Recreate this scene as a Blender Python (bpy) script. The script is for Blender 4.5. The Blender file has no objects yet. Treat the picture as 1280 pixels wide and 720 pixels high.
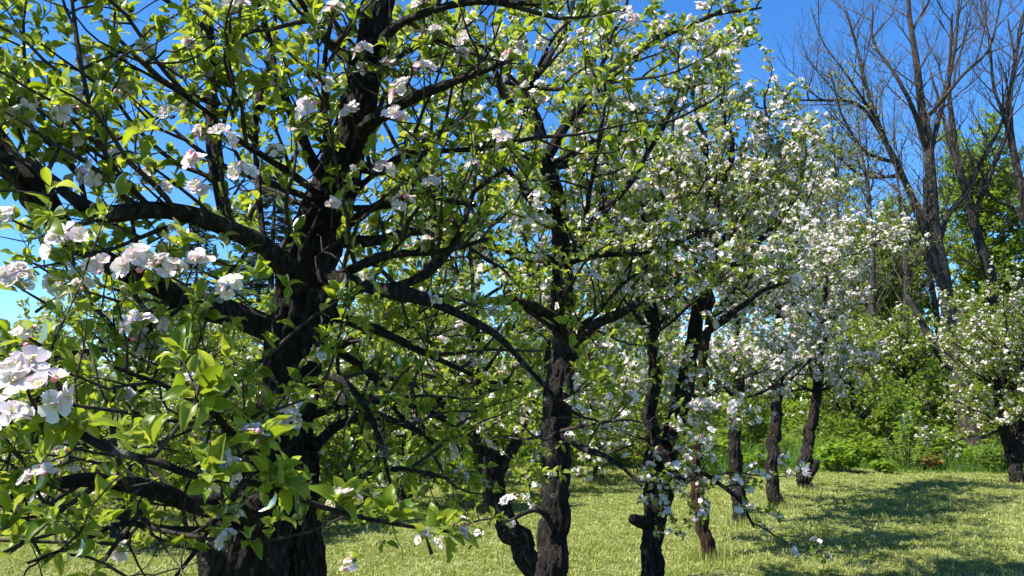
import bpy, math, random
import numpy as np
from mathutils import Vector

# ------------------------------------------------------------------ camera, sky, sun
sc = bpy.context.scene
COL = sc.collection
F_PX = 985.0                       # focal length in pixels of the 1280 px wide photograph
PITCH = math.atan(140.0 / F_PX)
EYE = np.array([0.0, 0.0, 1.7])
cam = bpy.data.cameras.new('camera')
cam.sensor_width = 36.0
cam.lens = 36.0 * F_PX / 1280.0
cam.clip_start = 0.05
cam.clip_end = 3000.0
cam_o = bpy.data.objects.new('camera', cam)
COL.objects.link(cam_o)
cam_o.location = EYE
cam_o.rotation_euler = (math.pi / 2 + PITCH, 0, 0)
sc.camera = cam_o

SUN_EL = math.radians(55)
SHADOW = (1.0, 0.38)              # direction in which shadows fall on the ground
SUN_AZ = math.atan2(-SHADOW[0], -SHADOW[1])     # clockwise from +Y
world = bpy.data.worlds.new('World')
sc.world = world
world.use_nodes = True
wn = world.node_tree
sky = wn.nodes.new('ShaderNodeTexSky')
sky.sky_type = 'NISHITA'
sky.sun_disc = False
sky.sun_elevation = SUN_EL
sky.sun_rotation = SUN_AZ
sky.altitude = 1500
sky.air_density = 1.0
sky.dust_density = 0.15
sky.ozone_density = 3.0
bg = wn.nodes['Background']
bg.inputs['Strength'].default_value = 0.095
hs = wn.nodes.new('ShaderNodeHueSaturation')
hs.inputs['Saturation'].default_value = 1.24
wn.links.new(sky.outputs[0], hs.inputs['Color'])
tint = wn.nodes.new('ShaderNodeMix')
tint.data_type = 'RGBA'; tint.blend_type = 'MULTIPLY'
tint.inputs[0].default_value = 1.0
tint.inputs[7].default_value = (0.74, 0.90, 1.05, 1)
wn.links.new(hs.outputs[0], tint.inputs[6])
wn.links.new(tint.outputs[2], bg.inputs['Color'])
sun = bpy.data.lights.new('sun', 'SUN')
sun.energy = 5.0
sun.angle = math.radians(0.53)
sun.color = (1.0, 0.95, 0.86)
sun_o = bpy.data.objects.new('sun', sun)
COL.objects.link(sun_o)
to_sun = Vector((math.sin(SUN_AZ) * math.cos(SUN_EL), math.cos(SUN_AZ) * math.cos(SUN_EL), math.sin(SUN_EL)))
sun_o.rotation_euler = to_sun.to_track_quat('Z', 'Y').to_euler()
sc.view_settings.view_transform = 'Standard'
sc.view_settings.look = 'None'
sc.view_settings.exposure = 1.5
sc.view_settings.gamma = 1.0
sc.render.engine = 'CYCLES'
sc.cycles.use_denoising = True
sc.cycles.max_bounces = 8
sc.cycles.diffuse_bounces = 4
sc.cycles.transmission_bounces = 6
sc.cycles.transparent_max_bounces = 8
sc.cycles.use_adaptive_sampling = True
sc.cycles.adaptive_threshold = 0.02

# ------------------------------------------------------------------ helpers
def rs(seed):
    return np.random.default_rng(seed)

def nrm(v):
    v = np.asarray(v, float)
    return v / (np.linalg.norm(v, axis=-1, keepdims=True) + 1e-9)

def at(x, y, d):
    """World point seen at pixel (x, y) of the photograph, d metres ahead."""
    a, b = (x - 640.0) / F_PX, (360.0 - y) / F_PX
    cp, sp = math.cos(PITCH), math.sin(PITCH)
    v = np.array([a, cp - sp * b, sp + cp * b])
    return EYE + v * (d / v[1])

def cp(*rows):
    """Control points (x, y, d, width in pixels) -> array of x y z radius."""
    out = []
    for x, y, d, w in rows:
        out.append([*at(x, y, d), 0.5 * w * d / F_PX])
    return np.array(out)

def spline(P, step):
    """Catmull-Rom through rows of P, sampled about every step metres."""
    P = np.asarray(P, float)
    if len(P) == 2:
        n = max(2, int(np.linalg.norm(P[1, :3] - P[0, :3]) / step) + 1)
        t = np.linspace(0, 1, n)[:, None]
        return P[0] * (1 - t) + P[1] * t
    Q = np.vstack([2 * P[0] - P[1], P, 2 * P[-1] - P[-2]])
    out = []
    for i in range(1, len(Q) - 2):
        p0, p1, p2, p3 = Q[i - 1], Q[i], Q[i + 1], Q[i + 2]
        n = max(1, int(np.linalg.norm(p2[:3] - p1[:3]) / step))
        t = (np.arange(n) / n)[:, None]
        out.append(0.5 * (2 * p1 + (p2 - p0) * t + (2 * p0 - 5 * p1 + 4 * p2 - p3) * t ** 2 + (3 * p1 - p0 - 3 * p2 + p3) * t ** 3))
    out.append(P[-1:])
    R = np.vstack(out)
    R[:, 3] = np.maximum(R[:, 3], 0.0008)
    return R

def knobbly(S, rng, amp):
    """Crooked growth: low frequency offsets in proportion to amp."""
    n = len(S)
    k = max(2, n // 4)
    off = rng.normal(0, amp, (k + 1, 3))
    off[0] = 0
    x = np.linspace(0, k, n)
    i = np.minimum(x.astype(int), k - 1)
    f = (x - i)[:, None]
    f = f * f * (3 - 2 * f)
    S = S.copy()
    S[:, :3] += off[i] * (1 - f) + off[i + 1] * f
    return S

class Buf:
    """Collects vertices and faces, builds ONE mesh object."""
    def __init__(self):
        self.v, self.f, self.m, self.uv, self.n = [], [], [], [], 0
    def add(self, v, f, mat=0, uv=None):
        v = np.asarray(v, np.float32).reshape(-1, 3)
        f = np.asarray(f, np.int64)
        self.v.append(v)
        self.f.append(f + self.n)
        self.m.append(np.full(len(f), mat, np.int32))
        self.uv.append(np.zeros((len(v), 2), np.float32) if uv is None else np.asarray(uv, np.float32).reshape(-1, 2))
        self.n += len(v)
    def build(self, name, mats, parent=None, smooth=True, origin=None):
        if not self.v:
            return None
        V = np.vstack(self.v)
        if origin is not None:
            V = V - np.asarray(origin, np.float32)
        loops = np.concatenate([f.ravel() for f in self.f]).astype(np.int32)
        tot = np.concatenate([np.full(len(f), f.shape[1], np.int32) for f in self.f])
        start = np.concatenate([[0], np.cumsum(tot)[:-1]]).astype(np.int32)
        me = bpy.data.meshes.new(name)
        me.vertices.add(len(V)); me.vertices.foreach_set('co', V.ravel())
        me.loops.add(len(loops)); me.loops.foreach_set('vertex_index', loops)
        me.polygons.add(len(tot)); me.polygons.foreach_set('loop_start', start); me.polygons.foreach_set('loop_total', tot)
        me.polygons.foreach_set('material_index', np.concatenate(self.m))
        me.polygons.foreach_set('use_smooth', np.full(len(tot), smooth))
        uvl = me.uv_layers.new(name='UVMap')
        uvl.data.foreach_set('uv', np.vstack(self.uv)[loops].ravel())
        for m in (mats if isinstance(mats, (list, tuple)) else [mats]):
            me.materials.append(m)
        me.update(calc_edges=True)
        me.validate()
        o = bpy.data.objects.new(name, me)
        COL.objects.link(o)
        if parent is not None:
            o.parent = parent
        return o

def tube(buf, S, sides=6, mat=0, cap=True, rough=0.0, rng=None, ridges=0):
    """Tube along S (x y z r); rough makes bark ridges and lumps."""
    P, R = S[:, :3], S[:, 3]
    n = len(P)
    T = nrm(np.gradient(P, axis=0))
    main = nrm(P[-1] - P[0])
    ref = np.array([0.31, 0.95, 0.05]) if abs(main[2]) > 0.7 else np.array([0.05, 0.1, 1.0])
    A = nrm(np.cross(T, ref))
    B = np.cross(T, A)
    th = np.arange(sides) * 2 * math.pi / sides
    rad = np.repeat(R[:, None], sides, 1)
    if rough and rng is not None:
        s = np.concatenate([[0], np.cumsum(np.linalg.norm(np.diff(P, axis=0), axis=1))])[:, None]
        h = np.zeros((n, sides))
        for k in range(3):
            a, b, c = rng.integers(1, 4), rng.uniform(1.5, 6), rng.uniform(0, 6.28)
            h += 0.5 * np.sin(a * th[None] + b * s + c)
        for k in range(4):
            a, b, c, w = rng.integers(max(2, ridges // 2), max(3, ridges)), rng.uniform(-9, 9), rng.uniform(0, 6.28), rng.uniform(8, 26)
            h += 0.55 * np.abs(np.sin(a * th[None] * 0.5 + b * s * 0.5 + c + 0.7 * np.sin(w * s + k))) - 0.28
        h += rng.normal(0, 0.35, h.shape)
        rad = rad * (1 - .9 * rough) * (1 + rough * (h - h.mean()))
    V = P[:, None] + rad[..., None] * (np.cos(th)[None, :, None] * A[:, None] + np.sin(th)[None, :, None] * B[:, None])
    idx = np.arange(n * sides).reshape(n, sides)
    nx = np.roll(idx, -1, 1)
    q = np.stack([idx[:-1], nx[:-1], nx[1:], idx[1:]], -1).reshape(-1, 4)
    buf.add(V, q, mat)
    if cap:
        base = buf.n - n * sides
        c = P[-1] + T[-1] * R[-1] * 0.6
        buf.add(c[None], np.zeros((0, 3), int), mat)
        ci = buf.n - 1
        ring = base + idx[-1]
        buf.f.append(np.stack([ring, np.roll(ring, -1), np.full(sides, ci)], -1)); buf.m.append(np.full(sides, mat, np.int32))

def many_tubes(buf, tubes, sides, mat=0):
    """All tubes of a list, grouped by point count, without roughness."""
    by = {}
    for S in tubes:
        by.setdefault(len(S), []).append(S)
    for n, L in by.items():
        A3 = np.array(L)
        P, R = A3[..., :3], A3[..., 3]
        T = nrm(np.gradient(P, axis=1))
        ref = np.where(np.abs(T[..., 2:3]) > 0.8, np.array([0.9, 0.3, 0.1]), np.array([0.08, 0.03, 1.0]))
        A = nrm(np.cross(T, ref)); B = np.cross(T, A)
        th = np.arange(sides) * 2 * math.pi / sides
        V = P[:, :, None] + R[:, :, None, None] * (np.cos(th)[None, None, :, None] * A[:, :, None] + np.sin(th)[None, None, :, None] * B[:, :, None])
        m = len(L)
        idx = np.arange(m * n * sides).reshape(m, n, sides)
        nx = np.roll(idx, -1, 2)
        q = np.stack([idx[:, :-1], nx[:, :-1], nx[:, 1:], idx[:, 1:]], -1).reshape(-1, 4)
        buf.add(V, q, mat)

def place(buf, tmpl, pos, dirs, normals, scale, mat=0):
    """Copies of a template (verts, faces, uv): Y along dirs, Z towards normals."""
    V, Fq, UV = tmpl
    n = len(pos)
    if n == 0:
        return
    y = nrm(dirs)
    z = normals - (normals * y).sum(1, keepdims=True) * y
    z = nrm(z + 1e-6)
    x = np.cross(y, z)
    W = pos[:, None] + scale[:, None, None] * (V[None, :, 0:1] * x[:, None] + V[None, :, 1:2] * y[:, None] + V[None, :, 2:3] * z[:, None])
    f = (Fq[None] + (np.arange(n) * len(V))[:, None, None]).reshape(-1, Fq.shape[1])
    buf.add(W.reshape(-1, 3), f, mat, np.tile(UV, (n, 1)))

# ------------------------------------------------------------------ templates
def leaf_template(rows, widths, droop, fold, twist=0.0, petiole=0.22, wave=0.0):
    V, UV = [], []
    for t, w in zip(rows, widths):
        y = petiole + t
        zc = 0.10 * math.sin(t * 2.2) - droop * t * t
        for s in (-1, 0, 1):
            a = twist * t
            x = s * w
            z = zc + fold * abs(x) + wave * w * math.sin(t * 11 + s)
            V.append((x * math.cos(a), y * (1 - 0.12 * droop * t), z + x * math.sin(a)))
            UV.append((0.5 + 0.5 * s, t))
    n = len(rows)
    Q = []
    for i in range(n - 1):
        for c in (0, 1):
            a = i * 3 + c
            Q.append((a, a + 1, a + 4, a + 3))
    V0 = len(V)
    V += [(-0.012, 0, 0), (0.012, 0, 0), (0.012, petiole + 0.02, 0), (-0.012, petiole + 0.02, 0)]
    UV += [(0.5, 0)] * 4
    Q.append((V0, V0 + 1, V0 + 2, V0 + 3))
    return np.array(V), np.array(Q), np.array(UV)

ROWS, WID = [0, .1, .28, .5, .72, .9, 1.0], [.03, .13, .225, .255, .205, .10, .010]
LEAF_HI = [leaf_template(ROWS, WID, d, f, tw, wave=wv) for d, f, tw, wv in
           ((.18, .45, .1, .12), (.45, .7, -.4, .18), (-.12, 1.1, .3, .1), (.3, .25, .6, .2), (.6, .9, .2, .15))]
LEAF_MD = [leaf_template([0, .35, .7, 1.0], [.04, .25, .22, .01], d, f, tw) for d, f, tw in ((.25, .4, .15), (.1, .8, -.2), (.45, .3, .4))]
LEAF_LO = [(np.array([(0, 0, 0), (.26, .6, .1), (0, 1.2, -.12), (-.26, .6, .1)]), np.array([(0, 1, 2, 3)]), np.array([(.5, 0), (1, .5), (.5, 1), (0, .5)]))]

def flower_template(rows, halfw, cup, seed, jitter=0.12):
    r = random.Random(seed)
    V, Q, UV = [], [], []
    for k in range(5):
        a = k * 2 * math.pi / 5 + r.uniform(-jitter, jitter)
        c = cup + r.uniform(-.22, .22)
        base = len(V)
        lift = 0.02 * (k % 2)
        L = r.uniform(.9, 1.08)
        tilt = r.uniform(-.25, .25)
        for t, w in zip(rows, halfw):
            for s in (-1, 0, 1):
                x = s * w
                y = t * L * math.cos(c * min(1, t * 1.1) * 0.9)
                z = t * L * math.sin(c) * (0.9 - 0.25 * t) + 0.28 * abs(x) * (1.1 - t) + lift + tilt * x
                if s != 0 and t > .9:
                    y -= 0.08
                V.append((x * math.cos(a) - y * math.sin(a), x * math.sin(a) + y * math.cos(a), z))
                UV.append((0.5 + .5 * s, t))
        for i in range(len(rows) - 1):
            for cc in (0, 1):
                q = base + i * 3 + cc
                Q.append((q, q + 1, q + 4, q + 3))
    V = np.array(V)
    V = V[:, [0, 2, 1]] * np.array([1, 1, -1])          # flower axis -> +Y
    return V, np.array(Q), np.array(UV)

FLOW_HI = [flower_template([.06, .3, .6, .85, 1.0], [.05, .22, .37, .36, .17], c, i) for i, c in enumerate((.25, .5, .75, 1.0))]
FLOW_MD = [flower_template([.06, .55, 1.0], [.06, .36, .22], c, i + 9) for i, c in enumerate((.3, .65, .95))]

def stamen_template():
    V, Q = [], []
    r = random.Random(4)
    for k in range(14):
        a = r.uniform(0, 6.28); e = r.uniform(.1, .42); h = r.uniform(.3, .46)
        x, z = e * math.cos(a), e * math.sin(a)
        w = .018
        b = len(V)
        V += [(x * .15 - w, .02, z * .15), (x * .15 + w, .02, z * .15), (x + w, h, z), (x - w, h, z)]
        Q.append((b, b + 1, b + 2, b + 3))
        b = len(V)
        w = .04
        V += [(x - w, h, z - w), (x + w, h, z - w), (x + w, h + .02, z + w), (x - w, h + .02, z + w)]
        Q.append((b, b + 1, b + 2, b + 3))
    return np.array(V), np.array(Q), np.zeros((len(V), 2))
STAMEN = stamen_template()

def bud_template():
    V, Q = [], []
    prof = [(0, .12), (.15, .3), (.45, .42), (.8, .3), (1.0, .05)]
    for y, r in prof:
        for k in range(6):
            a = k * math.pi / 3 + y * .6
            V.append((r * math.cos(a), y, r * math.sin(a)))
    for i in range(len(prof) - 1):
        for k in range(6):
            Q.append((i * 6 + k, i * 6 + (k + 1) % 6, i * 6 + 6 + (k + 1) % 6, i * 6 + 6 + k))
    return np.array(V), np.array(Q), np.zeros((len(V), 2))
BUD = bud_template()
STALK = (np.array([(-.03, 0, 0), (.03, 0, 0), (.03, 1, 0), (-.03, 1, 0), (0, 0, -.03), (0, 0, .03), (0, 1, .03), (0, 1, -.03)]),
         np.array([(0, 1, 2, 3), (4, 5, 6, 7)]), np.zeros((8, 2)))

# ------------------------------------------------------------------ materials
def mat(name):
    m = bpy.data.materials.new(name)
    m.use_nodes = True
    nt = m.node_tree
    for n in list(nt.nodes):
        nt.nodes.remove(n)
    return m, nt, nt.nodes.new('ShaderNodeOutputMaterial')

def N(nt, kind, **kw):
    n = nt.nodes.new(kind)
    for k, v in kw.items():
        if k.startswith('i_'):
            n.inputs[k[2:].replace('_', ' ')].default_value = v
        else:
            setattr(n, k, v)
    return n

def ramp(nt, stops, src=None):
    r = nt.nodes.new('ShaderNodeValToRGB')
    el = r.color_ramp.elements
    while len(el) < len(stops):
        el.new(0.5)
    for e, (p, c) in zip(el, stops):
        e.position = p
        e.color = (*c, 1)
    if src is not None:
        nt.links.new(src, r.inputs[0])
    return r

def leaf_mat(name, greens, trans, gloss=0.10, veins=False, tmix=0.45):
    """Leaf: diffuse + translucent + a thin waxy sheen, hue differs from leaf to leaf."""
    m, nt, out = mat(name)
    L = nt.links.new
    geo = N(nt, 'ShaderNodeNewGeometry')
    cr = ramp(nt, greens, geo.outputs['Random Per Island'])
    tr = ramp(nt, trans, geo.outputs['Random Per Island'])
    base, tcol = cr.outputs[0], tr.outputs[0]
    if veins:
        uv = N(nt, 'ShaderNodeTexCoord')
        sep = N(nt, 'ShaderNodeSeparateXYZ'); L(uv.outputs['UV'], sep.inputs[0])
        ab = N(nt, 'ShaderNodeMath', operation='SUBTRACT'); ab.inputs[1].default_value = .5; L(sep.outputs[0], ab.inputs[0])
        ab2 = N(nt, 'ShaderNodeMath', operation='ABSOLUTE'); L(ab.outputs[0], ab2.inputs[0])
        sl = N(nt, 'ShaderNodeMath', operation='MULTIPLY_ADD'); sl.inputs[1].default_value = -.5; L(ab2.outputs[0], sl.inputs[0]); L(sep.outputs[1], sl.inputs[2])
        wv = N(nt, 'ShaderNodeMath', operation='MULTIPLY'); wv.inputs[1].default_value = 9.0; L(sl.outputs[0], wv.inputs[0])
        fr = N(nt, 'ShaderNodeMath', operation='PINGPONG'); fr.inputs[1].default_value = .5; L(wv.outputs[0], fr.inputs[0])
        lt = N(nt, 'ShaderNodeMath', operation='LESS_THAN'); lt.inputs[1].default_value = .06; L(fr.outputs[0], lt.inputs[0])
        mid = N(nt, 'ShaderNodeMath', operation='LESS_THAN'); mid.inputs[1].default_value = .035; L(ab2.outputs[0], mid.inputs[0])
        mx = N(nt, 'ShaderNodeMath', operation='MAXIMUM'); L(lt.outputs[0], mx.inputs[0]); L(mid.outputs[0], mx.inputs[1])
        mf = N(nt, 'ShaderNodeMath', operation='MULTIPLY'); mf.inputs[1].default_value = .28; L(mx.outputs[0], mf.inputs[0])
        for which in (0, 1):
            mc = N(nt, 'ShaderNodeMix', data_type='RGBA')
            L(mf.outputs[0], mc.inputs[0]); L(base if which == 0 else tcol, mc.inputs[6]); mc.inputs[7].default_value = (.22, .30, .07, 1)
            if which == 0: base = mc.outputs[2]
            else: tcol = mc.outputs[2]
    df = N(nt, 'ShaderNodeBsdfDiffuse'); L(base, df.inputs[0])
    tl = N(nt, 'ShaderNodeBsdfTranslucent'); L(tcol, tl.inputs[0])
    mx1 = N(nt, 'ShaderNodeMixShader'); mx1.inputs[0].default_value = tmix; L(df.outputs[0], mx1.inputs[1]); L(tl.outputs[0], mx1.inputs[2])
    gl = N(nt, 'ShaderNodeBsdfGlossy'); gl.inputs['Roughness'].default_value = .38; gl.inputs[0].default_value = (.9, .95, .9, 1)
    fz = N(nt, 'ShaderNodeFresnel'); fz.inputs[0].default_value = 1.38
    fm = N(nt, 'ShaderNodeMath', operation='MULTIPLY'); fm.inputs[1].default_value = gloss * 6; L(fz.outputs[0], fm.inputs[0])
    fm.use_clamp = True
    mx2 = N(nt, 'ShaderNodeMixShader'); L(fm.outputs[0], mx2.inputs[0]); L(mx1.outputs[0], mx2.inputs[1]); L(gl.outputs[0], mx2.inputs[2])
    L(mx2.outputs[0], out.inputs[0])
    return m

def petal_mat(name, pink=0.5):
    m, nt, out = mat(name)
    L = nt.links.new
    geo = N(nt, 'ShaderNodeNewGeometry')
    cr = ramp(nt, [(0, (.74, .73, .70)), (.5, (.75, .69, .69)), (1, (.74, .74 - .36 * pink, .74 - .2 * pink))], geo.outputs['Random Per Island'])
    df = N(nt, 'ShaderNodeBsdfDiffuse'); L(cr.outputs[0], df.inputs[0])
    tl = N(nt, 'ShaderNodeBsdfTranslucent'); L(cr.outputs[0], tl.inputs[0])
    mx = N(nt, 'ShaderNodeMixShader'); mx.inputs[0].default_value = .38
    L(df.outputs[0], mx.inputs[1]); L(tl.outputs[0], mx.inputs[2]); L(mx.outputs[0], out.inputs[0])
    return m

def plain_mat(name, col, rough=.6):
    m, nt, out = mat(name)
    geo = N(nt, 'ShaderNodeNewGeometry')
    c = np.array(col)
    cr = ramp(nt, [(0, tuple(c * .75)), (1, tuple(np.minimum(1, c * 1.25)))], geo.outputs['Random Per Island'])
    b = N(nt, 'ShaderNodeBsdfPrincipled', i_Roughness=rough)
    nt.links.new(cr.outputs[0], b.inputs['Base Color'])
    nt.links.new(b.outputs[0], out.inputs[0])
    return m

def bark_mat(name, dark, mid, light, lichen=(.30, .30, .26), lichen_at=.62, scale=1.0, bump=1.0, zstretch=.42):
    m, nt, out = mat(name)
    L = nt.links.new
    tc = N(nt, 'ShaderNodeTexCoord')
    mp = N(nt, 'ShaderNodeMapping'); mp.inputs['Scale'].default_value = (scale, scale, scale * zstretch); L(tc.outputs['Object'], mp.inputs[0])
    n1 = N(nt, 'ShaderNodeTexNoise', i_Scale=34.0, i_Detail=7.0, i_Roughness=.68, i_Distortion=.5); L(mp.outputs[0], n1.inputs[0])
    vo = N(nt, 'ShaderNodeTexVoronoi', feature='DISTANCE_TO_EDGE', i_Scale=38.0); 
    wr = N(nt, 'ShaderNodeVectorMath', operation='MULTIPLY_ADD'); wr.inputs[1].default_value = (.05, .05, .05); L(n1.outputs['Color'], wr.inputs[0]); L(mp.outputs[0], wr.inputs[2])
    L(wr.outputs[0], vo.inputs[0])
    cr = ramp(nt, [(.3, dark), (.52, mid), (.75, light)], n1.outputs[0])
    n2 = N(nt, 'ShaderNodeTexNoise', i_Scale=9.0, i_Detail=6.0, i_Roughness=.7); L(tc.outputs['Object'], n2.inputs[0])
    lf = ramp(nt, [(lichen_at, (0, 0, 0)), (lichen_at + .06, (.75, .75, .75))], n2.outputs[0])
    mx = N(nt, 'ShaderNodeMix', data_type='RGBA'); L(lf.outputs[0], mx.inputs[0]); L(cr.outputs[0], mx.inputs[6]); mx.inputs[7].default_value = (*lichen, 1)
    b = N(nt, 'ShaderNodeBsdfPrincipled', i_Roughness=.9)
    b.inputs['Specular IOR Level'].default_value = .2
    L(mx.outputs[2], b.inputs['Base Color'])
    vr = ramp(nt, [(0, (0, 0, 0)), (.22, (1, 1, 1))], vo.outputs[0])
    ad = N(nt, 'ShaderNodeMath', operation='MULTIPLY_ADD'); ad.inputs[1].default_value = .8; L(n1.outputs[0], ad.inputs[0]); L(vr.outputs[0], ad.inputs[2])
    bp = N(nt, 'ShaderNodeBump', i_Strength=bump, i_Distance=.03); L(ad.outputs[0], bp.inputs['Height']); L(bp.outputs[0], b.inputs['Normal'])
    L(b.outputs[0], out.inputs[0])
    return m

M = {}
GR_APPLE = [(0, (.038, .072, .008)), (.35, (.095, .145, .011)), (.7, (.135, .185, .016)), (1, (.20, .235, .030))]
TR_APPLE = [(0, (.28, .40, .008)), (.5, (.42, .52, .018)), (1, (.56, .62, .05))]
M['leaf'] = leaf_mat('apple leaf', GR_APPLE, TR_APPLE, .065, True)
M['leaf_far'] = leaf_mat('apple leaf seen small', GR_APPLE, TR_APPLE, .07)
M['petal'] = petal_mat('apple petal near', .55)
M['petal_far'] = petal_mat('apple petal', .35)
M['stamen'] = plain_mat('stamen', (.62, .55, .18))
M['bud'] = plain_mat('pink bud', (.72, .24, .32), .5)
M['stalk'] = plain_mat('green stalk', (.16, .22, .06))
M['bark'] = bark_mat('apple bark', (.006, .0048, .004), (.032, .026, .0225), (.115, .10, .088), (.21, .21, .18), .62)
M['bark_red'] = bark_mat('peeled reddish bark', (.015, .008, .006), (.065, .032, .022), (.15, .085, .06), (.24, .19, .16), .66)
M['twig'] = bark_mat('apple twig bark', (.014, .011, .009), (.040, .032, .027), (.11, .095, .082), (.28, .28, .25), .60, 2.0, .4, 1.0)
M['bark_grey'] = bark_mat('grey forest bark', (.018, .015, .013), (.055, .046, .040), (.12, .105, .09), (.20, .20, .17), .66, .35, .8)
M['twig_grey'] = plain_mat('bare grey twig', (.055, .045, .038), .9)
M['leaf_maple'] = leaf_mat('spring maple leaf', [(0, (.075, .13, .010)), (.5, (.13, .20, .015)), (1, (.20, .26, .03))], [(0, (.24, .42, .02)), (.6, (.38, .54, .03)), (1, (.5, .6, .05))], .04)
M['leaf_bud'] = leaf_mat('opening yellow green leaf', [(0, (.10, .11, .03)), (1, (.17, .19, .05))], [(0, (.30, .36, .06)), (1, (.42, .46, .10))], .03)
M['leaf_herb'] = leaf_mat('herb leaf', [(0, (.06, .12, .012)), (.5, (.10, .18, .018)), (1, (.2, .27, .02))], [(0, (.24, .46, .015)), (.6, (.4, .6, .02)), (1, (.58, .68, .03))], .05)
M['leaf_shrub'] = leaf_mat('shrub leaf', [(0, (.045, .090, .010)), (.6, (.09, .145, .016)), (1, (.15, .195, .03))], [(0, (.22, .38, .015)), (1, (.42, .54, .05))], .06)
M['needle'] = leaf_mat('blue grey spruce needle', [(0, (.020, .035, .030)), (.6, (.035, .055, .050)), (1, (.06, .085, .08))], [(0, (.03, .05, .03)), (1, (.06, .09, .06))], .04, False, .15)
M['grass'] = leaf_mat('mown grass blade', [(0, (.07, .105, .015)), (.4, (.16, .20, .035)), (.75, (.29, .31, .085)), (1, (.50, .48, .24))], [(0, (.2, .3, .02)), (1, (.48, .5, .13))], 0.0, False, .35)
M['tall_grass'] = leaf_mat('long grass blade', [(0, (.04, .09, .02)), (1, (.09, .16, .035))], [(0, (.14, .30, .03)), (1, (.28, .44, .06))], 0.0, False, .4)
M['orange'] = plain_mat('orange petal', (.78, .34, .04))
M['rust'] = leaf_mat('rusty young leaf', [(0, (.10, .10, .02)), (1, (.24, .14, .06))], [(0, (.36, .22, .06)), (1, (.5, .32, .1))], .03)
M['white_paint'] = plain_mat('white paint', (.75, .75, .72))

def patchy(m):
    nt = m.node_tree; L = nt.links.new
    tc = N(nt, 'ShaderNodeTexCoord')
    n1 = N(nt, 'ShaderNodeTexNoise', i_Scale=1.6, i_Detail=5.0, i_Roughness=.7); L(tc.outputs['Object'], n1.inputs[0])
    f = ramp(nt, [(.42, (0, 0, 0)), (.68, (.75, .75, .75))], n1.outputs[0])
    for n in list(nt.nodes):
        if n.type == 'BSDF_DIFFUSE':
            src = n.inputs[0].links[0].from_socket
            mx = N(nt, 'ShaderNodeMix', data_type='RGBA'); L(f.outputs[0], mx.inputs[0]); L(src, mx.inputs[6]); mx.inputs[7].default_value = (.42, .43, .20, 1); L(mx.outputs[2], n.inputs[0])
patchy(M['grass'])

def ground_mat():
    m, nt, out = mat('mown lawn')
    L = nt.links.new
    tc = N(nt, 'ShaderNodeTexCoord')
    n1 = N(nt, 'ShaderNodeTexNoise', i_Scale=.55, i_Detail=6.0, i_Roughness=.65); L(tc.outputs['Object'], n1.inputs[0])
    n2 = N(nt, 'ShaderNodeTexNoise', i_Scale=26.0, i_Detail=6.0, i_Roughness=.75); L(tc.outputs['Object'], n2.inputs[0])
    a = ramp(nt, [(.3, (.075, .105, .018)), (.55, (.13, .155, .035)), (.75, (.19, .19, .065))], n1.outputs[0])
    b = ramp(nt, [(.32, (.03, .045, .010)), (.5, (.11, .135, .03)), (.68, (.30, .29, .12))], n2.outputs[0])
    mx = N(nt, 'ShaderNodeMix', data_type='RGBA'); mx.inputs[0].default_value = .6; L(a.outputs[0], mx.inputs[6]); L(b.outputs[0], mx.inputs[7])
    p = N(nt, 'ShaderNodeBsdfPrincipled', i_Roughness=.95); p.inputs['Specular IOR Level'].default_value = .1
    L(mx.outputs[2], p.inputs['Base Color'])
    bp = N(nt, 'ShaderNodeBump', i_Strength=1.0, i_Distance=.04); L(n2.outputs[0], bp.inputs['Height']); L(bp.outputs[0], p.inputs['Normal'])
    L(p.outputs[0], out.inputs[0])
    return m
M['lawn'] = ground_mat()

# ------------------------------------------------------------------ ground
def gz(x, y):
    """Height of the lawn."""
    x, y = np.asarray(x, float), np.asarray(y, float)
    fade = np.clip(1 - np.hypot(x, y) / 90, 0, 1)
    return fade * (.045 * np.sin(.55 * x + .7) * np.cos(.42 * y) + .03 * np.sin(1.3 * x + .9 * y) + .018 * np.sin(2.7 * x - 2.1 * y + 1))

def make_ground():
    g = np.concatenate([-np.geomspace(1500, 24, 14), np.linspace(-23, 23, 185), np.geomspace(24, 1500, 14)])
    gy = np.concatenate([-np.geomspace(1500, 6, 12), np.linspace(-5, 34, 157), np.geomspace(35, 1500, 14)])
    X, Y = np.meshgrid(g, gy, indexing='xy')
    Z = gz(X, Y)
    idx = np.arange(X.size).reshape(X.shape)
    q = np.stack([idx[:-1, :-1], idx[:-1, 1:], idx[1:, 1:], idx[1:, :-1]], -1).reshape(-1, 4)
    b = Buf(); b.add(np.stack([X, Y, Z], -1), q)
    o = b.build('lawn', M['lawn']); o['kind'] = 'structure'
make_ground()

def tagged(o, label, cat, group=None):
    o['label'] = label; o['category'] = cat
    if group: o['group'] = group
    return o

def root_at(name, loc, label, cat, group=None):
    o = bpy.data.objects.new(name, None)
    o.empty_display_size = .3
    COL.objects.link(o)
    o.location = [float(c) for c in loc]
    return tagged(o, label, cat, group)

# ------------------------------------------------------------------ tree growing
class Tree:
    def __init__(s, base, seed):
        s.base = np.array(base, float); s.rng = rs(seed)
        s.trunk, s.limbs, s.br, s.sites = [], [], [], []      # sites: pos, axis
        s.cl = []                                             # chosen blossom clusters: pos, axis, size
        s.keep = lambda p: True

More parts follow.
